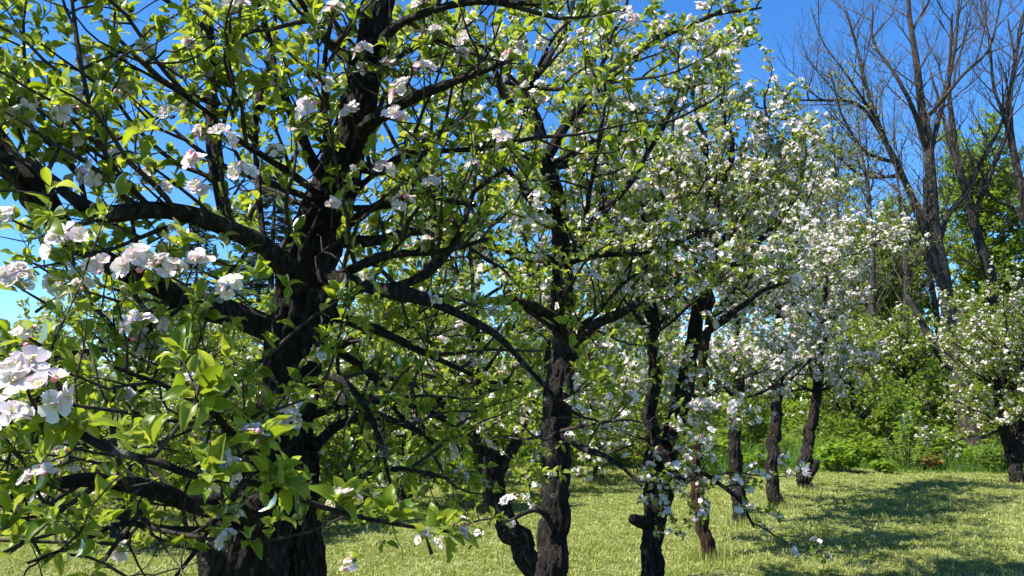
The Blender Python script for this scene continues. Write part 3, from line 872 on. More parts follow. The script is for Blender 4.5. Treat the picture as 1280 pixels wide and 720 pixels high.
row_tree(26, (4.32, 13.1), [(965, 615, 13.1, 21), (966, 580, 13.1, 19), (970, 520, 13.1, 17), (972, 450, 13.1, 14), (975, 370, 13.1, 11), (985, 290, 13.1, 7)], [],
         'apple tree with a knobbly slim trunk, second from the far end of the blossoming row',
         [((971, 490, 13.1), 5, 1.4, .025, (.1, .8)), ((974, 390, 13.1), 7, 1.6, .024, (.1, 1.0)), ((984, 300, 13.1), 8, 1.5, .018, (.3, 1.4))], top=5.6, petal=.56, csize=.105)
row_tree(27, (5.62, 15.2), [(1004, 600, 15.2, 19), (1008, 570, 15.2, 21), (1014, 530, 15.2, 17), (1022, 480, 15.2, 14), (1028, 400, 15.2, 11), (1035, 320, 15.2, 7)], [],
         'last apple tree of the row, with a short broken fork near the ground',
         [((1020, 490, 15.2), 6, 1.5, .026, (.1, .8)), ((1027, 410, 15.2), 7, 1.3, .024, (.1, 1.0)), ((1034, 330, 15.2), 8, 1.45, .018, (.3, 1.4))], top=5.3, petal=.56, csize=.105,
         stubs=[[(1007, 601, 15.2, 12), (1016, 588, 15.15, 11.5), (1021, 577, 15.1, 10)]])
row_tree(28, (10.75, 16.6), [(1272, 600, 16.6, 26), (1268, 570, 16.6, 24), (1258, 545, 16.6, 22), (1250, 520, 16.6, 18), (1248, 470, 16.6, 12)], [],
         'apple tree standing apart across the open lawn, dark trunk splitting low, round white crown',
         [((1255, 535, 16.6), 6, 1.8, .03, (-.1, .6)), ((1250, 490, 16.6), 8, 1.8, .028, (.2, 1.3)), ((1280, 490, 16.6), 8, 1.9, .028, (.1, 1.2)), ((1250, 440, 16.6), 7, 1.7, .02, (.2, 1.4))],
         stems=[[(1268, 575, 16.6, 20), (1282, 540, 16.6, 18), (1285, 500, 16.6, 14), (1280, 450, 16.6, 10)]], petal=.20, csize=.10, slim=.8)

# ---- orchard rows behind: three grown trees, then copies
def back_tree(seed, x, y, label, petal, lean, h):
    t = Tree(foot(x, y), seed)
    b = t.base
    P = dict(APPLE, dens=[0, 6, 6, 0], site_gap=.08)
    S = np.array([[*(b - [0, 0, .05]), .15], [*(b + [lean * .1, 0, .35]), .12], [*(b + [lean * .3, .05, .9]), .11], [*(b + [lean * .5, .0, h]), .09], [*(b + [lean * .4, .1, h + .8]), .05], [*(b + [lean * .5, .1, h + 1.5]), .025]])
    t.trunk.append(knobbly(spline(S, .08), t.rng, .02))
    t.keep = lambda p: p[2] > t.base[2] + .3
    auto_limbs(t, S[2, :3], 5, 1.6, .03, P, (-.35, .1))
    auto_limbs(t, S[3, :3], 6, 1.6, .035, P, (-.1, .7))
    auto_limbs(t, S[4, :3], 8, 1.5, .026, P, (.1, 1.1))
    auto_limbs(t, S[5, :3], 5, 1.0, .018, P, (.5, 1.4))
    return finish(t, 'apple_tree', label, 'apple trees in the rows behind', near=0, petal_p=petal, lsize=.075, count=(4, 7), sides=(14, 6, 3), csize=.11)
B1 = back_tree(41, -1.75, 13.2, 'slim dark apple tree in the second row between the massive and leaning trees', .16, .15, 1.15)
B2 = back_tree(42, 1.78, 16.7, 'apple tree behind, framed between the straight ridged trunk and the double-stemmed tree', .18, -.2, 1.0)
B3 = back_tree(43, -1.45, 17.2, 'upright apple tree behind with a straight black stem and pale lawn around its foot', .20, .05, 1.25)
copies = [(B1, -4.6, 12.0, 1.2, .86, 'low apple tree behind the massive trunk, leaves thick around the near hanging branch'),
          (B2, -8.6, 14.6, 2.6, .84, 'apple tree at the edge of the second row, half hidden by the low shaded limb'),
          (B3, -6.3, 17.5, 4.0, .88, 'blossoming apple tree behind, seen just under the row of large near flower clusters'),
          (B1, -3.6, 19.6, 5.1, 1.15, 'apple tree in the third row just beside the massive trunk, its crown speckled white'),
          (B2, -11.8, 19.0, .6, .86, 'far apple tree under the gap of blue sky by the thick arching limb'),
          (B3, -4.5, 9.4, 5.5, .84, 'nearest apple tree behind the massive trunk, its leafy crown below the thick limb'),
          (B1, -3.1, 11.0, .9, .82, 'apple tree peeping out low behind the massive trunk, its blossoms few'),
          (B2, -7.0, 11.6, 3.6, .84, 'low leafy apple tree behind the hanging branch near the border of the picture'),
          (B3, .6, 20.8, 2.0, 1.15, 'apple tree in the third row behind the leaning forked tree'),
          (B1, 3.6, 20.5, 3.3, 1.0, 'apple tree at the back behind the double-stemmed tree, near the orange flowers'),
          (B2, -9.0, 23.0, 1.5, 1.1, 'hazy white apple crown far back between the hanging branch and the sky gap'),
          (B3, -5.4, 24.5, .3, 1.25, 'far apple tree in the back row, crown merging with its neighbours behind the massive trunk'),
          (B1, -1.4, 25.0, 2.9, 1.25, 'far apple tree in the back row seen through the leaning tree'),
          (B2, 2.6, 25.5, 4.6, 1.05, 'far apple tree in the back row seen past the straight ridged trunk'),
          (B3, 13.6, 21.5, 1.0, 1.05, 'apple tree at the edge of the border, behind the tree that stands apart'),
          (B1, -14.5, 25.5, 2.2, 1.0, 'farthest blossoming apple tree, low on the skyline beneath the thick limb'),
          (B2, 9.8, 23.2, 3.0, 1.15, 'apple tree with white flowers behind the yellow green border plants'),
          (B3, 12.0, 24.4, 5.0, 1.12, 'apple tree beyond the border with blossom hanging over the two white pegs')]
for o, x, y, rz, s, lab in copies:
    copy_tree(o, foot(x, y), rz, s, lab)

# ------------------------------------------------------------------ tall bare trees beyond the orchard
BARE = dict(levels=4, step=[.8, .7, .5, .35, .25], wobble=[.06, .09, .11, .13, .15], up=[.03, .07, .07, .06, .05],
            dens=[0, 1.3, 2.0, 2.8, 0], len=[None, None, (1.8, 4.6), (.9, 2.4), (.4, 1.2)], rad=[.2, .12, .04, .016, .009],
            angle=(.4, .9), site_from=3, site_gap=.35, inner=.5)

def forest_tree(name, seed, base, trunk, limbs, label, cat, group, leaf=None, leaf_n=(1, 2), lsize=.16, P=None, min_r=.005, frm=.25):
    t = Tree(foot(*base), seed)
    P = dict(BARE, **(P or {}))
    S = cp(*trunk); S[:, 3] *= .78
    S = np.vstack([[*(t.base - [0, 0, .1]), S[0, 3] * 1.35], S])
    T_ = knobbly(spline(S, .4), t.rng, .04); t.trunk.append(T_)
    sprout(t, T_, 1, P, frm)
    for l in limbs:
        Ls = cp(*l); Ls[:, 3] *= .75; Lm = knobbly(spline(Ls, .4), t.rng, .09); t.limbs.append(Lm); sprout(t, Lm, 1, P, .1)
    root = root_at(name, t.base, label, cat, group)
    tb = Buf()
    for S in t.trunk: tube(tb, S, 14, 0, True, .07, t.rng, 8)
    tb.build('trunk', M['bark_grey'], root, origin=t.base)
    for S in t.limbs:
        lb = Buf(); tube(lb, S, 8, 0, True, .05, t.rng, 5); lb.build('limb', M['bark_grey'], root, origin=t.base)
    bb = Buf()
    for S in t.br: S[:, 3] = np.maximum(S[:, 3], min_r)
    many_tubes(bb, t.br, 4)
    o = bb.build('branchwork', M['twig_grey'], root, origin=t.base); o['kind'] = 'stuff'
    if leaf:
        fb = Buf(); rosettes(fb, t, LEAF_LO, 0, lsize, leaf_n, t.rng)
        o = fb.build('foliage', M[leaf], root, origin=t.base); o['kind'] = 'stuff'
    return root

GB = 'tall bare trees beyond the orchard'
D = 32.0
forest_tree('bare_tree', 51, (18.0, 32.0), [(1193, 470, D, 27), (1187, 390, D, 24), (1172, 300, D, 22), (1160, 200, D, 17), (1150, 100, D, 12), (1137, 20, D, 8), (1130, -60, D, 4)],
            [[(1188, 395, D, 16), (1165, 310, D, 14), (1128, 215, D, 11), (1095, 150, D, 9), (1075, 80, D, 6), (1060, 10, D, 3)],
             [(1120, 200, D, 9), (1085, 140, D, 7), (1045, 122, D - 1, 5), (985, 124, D - 1.5, 3)],
             [(1172, 305, D, 12), (1200, 250, D + 1, 9), (1235, 190, D + 1, 7), (1262, 120, D + 1, 4), (1278, 60, D + 1, 3)],
             [(1160, 205, D, 10), (1175, 140, D, 8), (1190, 70, D, 6), (1195, 0, D, 4)],
             [(1158, 190, D, 10), (1135, 120, D - 1, 8), (1105, 60, D - 1, 5), (1085, 0, D - 1, 3)],
             [(1156, 150, D, 8), (1200, 100, D - 1, 6), (1238, 45, D - 1, 4), (1258, -30, D - 1, 2)],
             [(1096, 150, D, 6), (1062, 95, D - 1, 4), (1030, 55, D - 1, 3), (1015, 10, D - 1, 2)],
             [(1130, 220, D, 7), (1080, 215, D + 1, 5), (1035, 185, D + 1, 3), (1005, 150, D + 1, 2)],
             [(1140, 40, D, 5), (1160, -10, D, 4), (1170, -70, D, 3)],
             [(1125, 205, D, 8), (1090, 190, D - 1, 6), (1060, 150, D - 2, 4), (1030, 90, D - 2, 3)]],
            'tallest bare tree, thick grey trunk dividing into spreading leafless limbs against the blue sky', 'bare tree', GB)
U4 = forest_tree('bare_tree', 52, (20.8, 33.5), [(1248, 470, 33.5, 20), (1238, 360, 33.5, 18), (1216, 270, 33.5, 15), (1195, 190, 33.5, 11), (1186, 100, 33.5, 7), (1190, 20, 33.5, 4)],
            [[(1217, 275, 33.5, 11), (1232, 220, 33, 9), (1258, 160, 33, 7), (1270, 90, 33, 5), (1262, 20, 33, 3)],
             [(1205, 225, 33.5, 8), (1180, 160, 34, 6), (1165, 90, 34, 4)]],
            'slimmer bare tree just beside the tallest one, its stem bending over at mid height', 'bare tree', GB, P=dict(dens=[0, .9, 1.5, 2.2, 0]))
forest_tree('bare_tree', 53, (24.5, 33.0), [(1330, 440, 33, 20), (1300, 330, 33, 17), (1275, 230, 33, 13), (1262, 150, 33, 10), (1275, 60, 33, 6), (1290, -30, 33, 3)],
            [[(1268, 190, 33, 9), (1245, 120, 33, 6), (1240, 50, 33, 4)], [(1290, 290, 33, 9), (1265, 260, 33, 7), (1240, 250, 33, 5), (1215, 200, 33, 3)]],
            'bare tree whose leafless branches reach in at the edge of the picture', 'bare tree', GB, P=dict(dens=[0, .9, 1.5, 2.2, 0]))
SMALL = dict(dens=[0, 2.2, 2.4, 2.8, 0], len=[None, None, (1.2, 3.0), (.6, 1.5), (.25, .7)], rad=[.1, .07, .028, .014, .009])
U1 = forest_tree('budding_tree', 54, (12.5, 27.5), [(1090, 440, 27.5, 12), (1092, 340, 27.5, 10), (1085, 250, 27.5, 6), (1075, 160, 27.5, 2.5), (1072, 110, 27.5, .7)], [],
            'thin grey tree with a haze of opening buds behind the end of the apple row', 'budding tree', 'thin budding trees', 'leaf_bud', (0, 2), .11, SMALL)
U2 = forest_tree('budding_tree', 55, (14.6, 29.5), [(1128, 440, 29.5, 10), (1132, 350, 29.5, 9), (1128, 260, 29.5, 5), (1120, 190, 29.5, 2), (1117, 150, 29.5, .7)], [],
            'thin bare tree with few yellow buds between the budding tree and the tallest trunk', 'budding tree', 'thin budding trees', 'leaf_bud', (0, 1), .10, SMALL)
U3 = forest_tree('budding_tree', 56, (11.6, 31.0), [(1035, 440, 31, 11), (1040, 330, 31, 9), (1045, 240, 31, 5), (1040, 170, 31, 2), (1038, 130, 31, .7)], [],
            'slender yellow green tree rising above the blossom at the end of the row', 'budding tree', 'thin budding trees', 'leaf_bud', (1, 3), .15, SMALL)

for o, x, y, rz, s, lab in ((U3, 13.2, 32.5, 1.2, .95, 'yellow green budding tree in the thicket behind the thin grey tree'), (U1, 19.6, 36.0, 3.3, 1.15, 'thin budding tree between the two thickest bare trunks'),
                            (U3, 15.4, 35.5, 5.0, 1.05, 'budding tree deep in the thicket, yellow leaves about the tallest trunk'),
                            (U2, 11.0, 29.0, 2.7, .9, 'thin bare tree just past the crown that ends the apple row'), ):
    copy_tree(o, foot(x, y), rz, s, lab)

LEAFY = dict(levels=4, step=[.8, .6, .45, .35, .25], wobble=[.06, .12, .14, .16, .16], up=[.02, .04, .03, .02, .0], dens=[0, 3.8, 3.4, 3.4, 0],
             len=[None, None, (2.0, 3.8), (.9, 1.9), (.4, .9)], rad=[.2, .1, .045, .02, .01], angle=(.6, 1.25), site_from=3, site_gap=.15, inner=.9)
def leafy(seed, x, y, h, label, sp=1.0, leaf='leaf_maple', lsize=.21, leaf_n=(3, 6), low=.14):
    b = foot(x, y)
    t = Tree(b, seed)
    P = dict(LEAFY); P['len'] = [None, None, (1.8 * sp, 3.8 * sp), (.8 * sp, 1.7 * sp), (.35, .9)]
    S = np.array([[*(b - [0, 0, .1]), .028 * h], [*(b + [.1, 0, h * .3]), .020 * h], [*(b + [-.1, .1, h * .65]), .012 * h], [*(b + [.1, 0, h * .95]), .004 * h]])
    T_ = knobbly(spline(S, .4), t.rng, .06); t.trunk.append(T_)
    sprout(t, T_, 1, P, low)
    root = root_at('leafy_tree', b, label, 'leafy tree', 'leafy trees beyond the orchard')
    tb = Buf(); tube(tb, T_, 12, 0, True, .06, t.rng, 6); tb.build('trunk', M['bark_grey'], root, origin=b)
    bb = Buf(); many_tubes(bb, t.br, 4); o = bb.build('branchwork', M['twig_grey'], root, origin=b); o['kind'] = 'stuff'
    fb = Buf(); rosettes(fb, t, LEAF_LO, 0, lsize, leaf_n, t.rng); o = fb.build('foliage', M[leaf], root, origin=b); o['kind'] = 'stuff'
    return root
LT1 = leafy(61, 22.8, 37.0, 13.5, 'tallest bright green leafy tree, behind the bare branches at the edge of the wood', 1.15)
LT2 = leafy(62, 20.0, 40.0, 10.0, 'leafy tree behind the tallest bare trunk, crown lower than its neighbour', 1.0)
LT3 = leafy(63, 14.6, 37.0, 12.0, 'sparse yellow green tree behind the thin budding trees', .9, 'leaf_bud', .18, (2, 3))
for o, x, y, rz, s, lab in ((LT2, 17.0, 36.5, 1.1, .8, 'low leafy tree between the tallest bare tree and the budding trees'),
                            (LT1, 19.0, 41.0, 4.0, .82, 'bright leafy tree far behind the gap between the two thickest bare trunks'),
                            (LT1, 25.5, 34.0, 3.1, .85, 'bright leafy tree with its crown cut by the edge of the picture'),
                            (LT3, 17.8, 38.0, 1.0, .8, 'sparse yellow green tree behind the tallest bare trunk'),
                            (LT1, 29.5, 34.0, 2.2, .9, 'green leafy tree at the very edge of the wood nearest the lawn'),
                            (LT3, 7.5, 40.0, 4.2, .85, 'yellow green tree far behind the blossoming row'),
                            (LT2, 2.0, 42.0, .7, .8, 'distant leafy tree behind the back row of apples, past the straight trunk'),
                            (LT3, -6.0, 44.0, 3.0, .62, 'small distant tree beyond the apples behind the massive trunk'),
                            (LT2, 24.0, 30.0, 5.2, .55, 'young leafy tree low in front of the wood, behind the apple tree that stands apart')):
    copy_tree(o, foot(x, y), rz, s, lab)

# ---- spruce far behind the near crown
def spruce(seed, x, y, h, label):
    b = foot(x, y); rng = rs(seed)
    root = root_at('spruce_tree', b, label, 'spruce', 'spruces beyond the orchard')
    tb = Buf(); tube(tb, spline(np.array([[*b, .02 * h], [*(b + [0, 0, h]), .01]]), .5), 10); tb.build('trunk', M['bark_grey'], root, origin=b)
    br, pos, dr, nor, sz = [], [], [], [], []
    z = h * .06
    while z < h * .985:
        R = (h - z) * .34 + .12
        for k in range(7):
            a = rng.uniform(0, 6.28); L = R * rng.uniform(.7, 1.1)
            d = np.array([math.cos(a), math.sin(a), rng.uniform(-.15, .1)])
            m = max(3, int(L / .2))
            pts = np.array([[*(b + [0, 0, z] + d * L * i / m + [0, 0, -.22 * L * (i / m) ** 1.3 + .16 * L * (i / m) ** 3]), .025 * (1 - i / m) + .006] for i in range(m + 1)])
            br.append(pts)
            for i in range(1, m + 1):
                for s in (-1, 1, 0):
                    for _ in range(3):
                        side = np.array([-d[1], d[0], 0]) * s
                        pos.append(pts[i, :3] + rng.normal(0, .05, 3)); dr.append(nrm(d * .8 + side * rng.uniform(.3, .9) + [0, 0, rng.uniform(-.45, .15)])); nor.append(np.array([0, 0, 1]) + rng.normal(0, .5, 3)); sz.append(rng.uniform(.16, .40))
        z += .42 * (1 - .5 * z / h)
    bb = Buf(); many_tubes(bb, br, 4); o = bb.build('branchwork', M['twig_grey'], root, origin=b); o['kind'] = 'stuff'
    SP = (np.array([(0, 0, 0), (.12, .35, .02), (0, 1, -.05), (-.12, .35, .02)]), np.array([(0, 1, 2, 3)]), np.zeros((4, 2)))
    fb = Buf(); place(fb, SP, np.array(pos), np.array(dr), np.array(nor), np.array(sz)); o = fb.build('foliage', M['needle'], root, origin=b); o['kind'] = 'stuff'
    return root
spruce(71, -10.2, 33.0, 12.8, 'tall blue grey spruce far behind the arching limb of the massive apple tree')
spruce(72, -15.0, 37.0, 10.5, 'shorter dark spruce behind the thick limb, beside the tall spruce')

# ------------------------------------------------------------------ border plants and shrubs
def shrub(name, seed, x, y, h, label, cat, group, leaf='leaf_shrub', lsize=.12, stems=11, spread=.7, leaf_n=(4, 7), gap=.09):
    b = foot(x, y); t = Tree(b, seed); rng = t.rng
    P = dict(levels=3, step=[.2, .2, .14, .1], wobble=[.1, .1, .14, .16], up=[.02, .03, .03, .02], dens=[0, 3.2, 4.0, 0], len=[None, None, (.3 * h / 2, .8 * h / 2), (.12, .35)], rad=[.02, .02, .008, .004],
             angle=(.5, 1.1), site_from=2, site_gap=gap, inner=.8)
    for k in range(stems):
        a = k * 2.4 + rng.uniform(-.4, .4); e = rng.uniform(.1, spread)
        d = np.array([math.cos(a) * math.sin(e), math.sin(a) * math.sin(e), math.cos(e)])
        grow(t, b + np.array([math.cos(a), math.sin(a), 0]) * rng.uniform(0, .12) * h, d, h * rng.uniform(.7, 1.0), .016, 1, P)
    root = root_at(name, b, label, cat, group)
    bb = Buf(); many_tubes(bb, t.br, 4); bb.build('stem', M['twig_grey'], root, origin=b)['kind'] = 'stuff'
    fb = Buf(); rosettes(fb, t, LEAF_LO, 0, lsize, leaf_n, rng); fb.build('foliage', M[leaf], root, origin=b)['kind'] = 'stuff'
    return root
GS = 'shrubs along the rough border'
S1 = shrub('shrub', 81, 10.2, 22.0, 2.3, 'dark green shrub with crowded upright stems in the border behind the lawn', 'shrub', GS)
S2 = shrub('shrub', 82, 13.8, 24.5, 2.6, 'broad shrub beside the grey trunk at the back of the border', 'shrub', GS, 'leaf_maple', .11)
S3 = shrub('shrub', 83, 6.8, 23.5, 2.0, 'rounded shrub behind the foot of the last tree of the row', 'shrub', GS)
for o, x, y, rz, s, lab in ((S1, 16.8, 26.0, 1.0, 1.1, 'shrub under the trees beyond the apple that stands apart'), (S2, 8.3, 28.0, 2.0, 1.2, 'tall shrub in the shade behind the border plants'), (S3, 12.0, 27.5, 3.1, 1.3, 'dense shrub below the budding trees'),
                            (S1, 3.4, 27.5, 4.0, 1.1, 'shrub far behind, past the double-stemmed apple tree'), (S2, -.6, 29.5, 5.0, 1.2, 'shrub at the end of the lawn seen through the leaning apple tree'), (S3, -4.5, 30.0, .4, 1.5, 'shrub at the end of the lawn just beside the massive trunk'),
                            (S1, -8.4, 29.0, 2.5, 1.2, 'shrub at the end of the lawn under the hanging branch'), (S2, -12.5, 30.5, 1.5, 1.2, 'shrub at the end of the lawn beneath the tall spruce'), (S3, -17.0, 31.0, 2.8, 1.4, 'shrub at the end of the lawn beneath the shorter spruce'),
                            (S2, 19.5, 28.0, .5, 1.2, 'shrub at the foot of the slimmer bare tree'), (S1, 1.0, 31.0, 1.8, 1.3, 'shrub closing the view behind the straight ridged trunk'), (S3, 15.3, 30.0, 1.4, 1.6, 'tall shrub at the foot of the tallest bare tree'),
                            (S2, 22.5, 26.0, 3.6, 1.1, 'shrub at the margin behind the lone apple crown'), (S1, 5.6, 31.0, 5.6, 1.4, 'shrub far behind the middle of the blossoming row'),
                            (S2, 10.2, 31.5, 1.2, 1.9, 'tall dense shrub behind the end of the apple row'), (S3, 13.2, 33.0, 2.2, 2.2, 'tallest shrub of the thicket, under the sparse yellow green tree'), (S1, 7.6, 34.0, 3.3, 1.9, 'tall shrub in the gap between the stout trunk and the knobbly one'),
                            (S2, 17.3, 33.5, .9, 2.0, 'tall shrub between the two thickest bare trunks'), (S3, 20.5, 33.0, 4.4, 1.9, 'tall shrub behind the slimmer bare tree'), (S1, 3.0, 35.0, 2.6, 1.9, 'tall shrub closing the gap past the double-stemmed apple'),
                            (S2, -2.2, 35.5, .3, 1.8, 'tall shrub far behind the leaning apple tree'), (S3, -7.2, 36.0, 1.9, 1.7, 'tall shrub far behind the massive trunk'), (S1, -20.5, 33.0, 2.9, 1.6, 'tall shrub far off under the sky gap by the thick limb'),
                            (S2, 24.5, 29.0, 3.9, 1.5, 'tall shrub at the outer end of the border'),
                            (S3, -5.6, 13.6, 2.1, .85, 'low leafy thicket at an apple foot behind the massive trunk'), (S2, -8.0, 13.2, 1.1, .75, 'low leafy thicket under the hanging branch, nearest of them'), (S3, -3.2, 15.2, 4.1, .8, 'low leafy thicket beside the slim dark second-row apple'),
                            (S2, -.4, 16.0, 5.1, .75, 'low leafy thicket showing through the fork of the leaning apple'), (S3, -10.4, 16.4, .4, .9, 'low leafy thicket far under the thick limb'), (S1, .8, 18.2, 3.6, .8, 'low leafy thicket behind the straight ridged trunk'),
                            (S2, 3.0, 18.6, 2.4, .7, 'low leafy thicket behind the double-stemmed apple'), (S3, -6.6, 15.6, 1.6, .85, 'low leafy thicket between two back apples past the massive trunk'), (S3, -4.0, 12.6, .9, .9, 'leafy thicket right behind the massive trunk, broader than its neighbours'), (S2, .9, 14.8, 4.4, .8, 'leafy thicket far back between the leaning apple and the straight ridged trunk'), (S3, -2.6, 11.8, 3.1, .62, 'smallest leafy thicket on the lawn, beside the slim dark second-row apple'), (S2, -.7, 12.6, .6, .66, 'small leafy thicket on the lawn left of the leaning apple trunk'),
                            (S1, -2.2, 18.8, .2, .9, 'low leafy thicket at the back apple with the straight black stem')):
    copy_tree(o, foot(x, y), rz, s, lab)

PALM = []
for k, a in enumerate((-1.25, -.6, 0, .6, 1.25)):
    L = (.6, .85, 1.0, .85, .6)[k]
    c, s = math.sin(a), math.cos(a)
    PALM.append([(0, 0, 0), (.5 * L * c + .25 * s, .5 * L * s - .25 * c, .05), (L * c, L * s, -.08), (.5 * L * c - .25 * s, .5 * L * s + .25 * c, .05)])
PALM_T = (np.array(PALM).reshape(-1, 3), np.arange(20).reshape(5, 4), np.zeros((20, 2)))
def herb(name, seed, x, y, h, r, n, label, cat, group, leaf='leaf_herb', lsize=.15, flower=None, nf=0):
    """Clump: thin stems, each with lobed leaves in tiers; flowers on top if any."""
    b = foot(x, y); rng = rs(seed)
    root = root_at(name, b, label, cat, group)
    st, p, d, nn, ss, fp = [], [], [], [], [], []
    for k in range(n):
        a = rng.uniform(0, 6.28); q = r * math.sqrt(rng.random())
        o = b + np.array([q * math.cos(a) * .4, q * math.sin(a) * .4, 0]); e = b + np.array([q * math.cos(a), q * math.sin(a), h * rng.uniform(.6, 1.12) * (1 - .3 * (q / r) ** 2)])
        st.append(spline(np.array([[*o, .006], [*(o * .4 + e * .6 + [0, 0, .08 * h]), .005], [*e, .003]]), h / 4)[:6])
        for j in range(4):
            f = 1 - .18 * j
            pt = o * (1 - f) + e * f
            aa = rng.uniform(0, 6.28)
            p.append(pt); d.append([math.cos(aa), math.sin(aa), rng.uniform(-.25, .35)]); nn.append([rng.normal(0, .55), rng.normal(0, .55) - .2, 1]); ss.append(lsize * rng.uniform(.6, 1.15))
        fp.append(e)
    sb = Buf()
    many_tubes(sb, st, 3); sb.build('stem', M['stalk'], root, origin=b)['kind'] = 'stuff'
    fb = Buf(); place(fb, PALM_T, np.array(p), np.array(d, float), np.array(nn, float), np.array(ss)); fb.build('foliage', M[leaf], root, origin=b)['kind'] = 'stuff'
    if flower:
        w = np.array(fp)[rng.permutation(len(fp))[:nf]]
        wb = Buf(); place(wb, FLOW_MD[1], w + [0, 0, .03], np.tile([0, -.3, 1.], (len(w), 1)) + rng.normal(0, .2, (len(w), 3)), rng.normal(0, 1, (len(w), 3)), np.full(len(w), .06)); wb.build('blossom', M[flower], root, origin=b)['kind'] = 'stuff'
    return root
GH = 'leafy clumps in the rough border'
for i, (px, py, d, h, r, n, lab) in enumerate((
        (1046, 588, 18.8, .85, .55, 60, 'brightest yellow green clump of lobed leaves where lawn meets border'),
        (1100, 588, 18.9, .35, .40, 36, 'low yellow green leaf clump close beside the brightest clump'),
        (1128, 575, 20.2, 1.0, .8, 60, 'tall pale green clump in the middle of the border'),
        (1133, 572, 20.8, 1.5, .5, 50, 'leafy clump standing right before the two white pegs'),
        (1165, 570, 20.5, 1.1, .8, 60, 'tall bushy herb clump below the white-flowered branches'),
        (1205, 575, 20.2, .8, .6, 50, 'green herb clump next to the grey trunk in the border'),
        (1238, 580, 19.2, .8, .5, 46, 'yellow green herb clump just behind the lone apple trunk'),
        (1075, 570, 21.0, 1.0, .7, 50, 'shaded herb clump behind the brightest clump'),
        (890, 582, 20.5, .7, .6, 44, 'herb clump seen between the reddish trunk and the stout trunk'),
        (945, 585, 19.6, .45, .6, 40, 'low bright clump seen between the stout trunk and the knobbly slim trunk'),
        (780, 575, 21.0, .8, .8, 44, 'yellow green clump behind the double-stemmed tree'),
        (720, 570, 21.5, .8, .7, 40, 'yellow green clump behind the straight ridged trunk'))):
    p = at(px, 500, d)
    herb('border_plant', 90 + i, p[0], d, h * (.75, .95, .8, 1.15, .9)[i % 5], r * (.9, .75, 1.1)[i % 3], int(n * 1.3), lab, 'plant', GH, ('leaf_herb', 'leaf_herb', 'leaf_shrub', 'leaf_maple')[i % 4], (.17, .12, .10, .13)[i % 4])
p = at(672, 500, 20.0); herb('flower_clump', 111, p[0], 20.0, 1.0, .35, 26, 'clump of bright orange yellow flowers against the straight ridged trunk', 'flowers', None, 'leaf_herb', .14, 'orange', 20)
p = at(795, 500, 20.5); herb('flower_clump', 112, p[0], 20.5, .95, .6, 40, 'rusty orange young foliage clump behind the double-stemmed tree', 'flowers', None, 'rust', .14, 'orange', 6)
p = at(1160, 500, 19.6); herb('flower_clump', 114, p[0], 19.5, .45, .28, 18, 'dull reddish clump among green border plants', 'flowers', None, 'rust', .12)

# old grey trunk in the border and two white pegs
def old_trunk():
    b = foot(*(at(1212, 500, 23.5)[:2]))
    root = root_at('old_tree', b, 'old broad grey trunk without a crown in sight, half buried in border shrubs', 'old tree')
    r = rs(5)
    tb = Buf(); tube(tb, knobbly(spline(np.array([[*(b - [0, 0, .1]), .52], [*(b + [0, 0, .5]), .38], [*(b + [-.1, 0, 1.4]), .31], [*(b + [-.15, 0, 2.6]), .26], [*(b + [.1, .2, 4.4]), .12]]), .12), r, .02), 22, 0, True, .08, r, 12)
    tb.build('trunk', M['bark_grey'], root, origin=b)
    for s in (-1, 1):
        lb = Buf(); tube(lb, knobbly(spline(np.array([[*(b + [-.05, 0, 2.4]), .2], [*(b + [s * .8, .2, 3.4]), .13], [*(b + [s * 1.5, .3, 4.8]), .07]]), .15), r, .03), 12, 0, True, .06, r, 6)
        lb.build('limb', M['bark_grey'], root, origin=b)
old_trunk()
for px, h, lab in ((1127, .50, 'short white peg in the border, the slightly lower of the pair'), (1136, .58, 'short white peg in the border, the slightly taller of the pair')):
    p = at(px, 500, 21.4); b = foot(p[0], 21.4)
    pb = Buf(); tube(pb, spline(np.array([[*(b - [0, 0, .02]), .04], [*(b + [.01, 0, .8 + h]), .036], [*(b + [.01, 0, .83 + h]), .015]]), .3), 10)
    o = pb.build('white_peg', M['white_paint'], None, origin=b); o.location = b
    tagged(o, lab, 'peg', 'white pegs in the border')

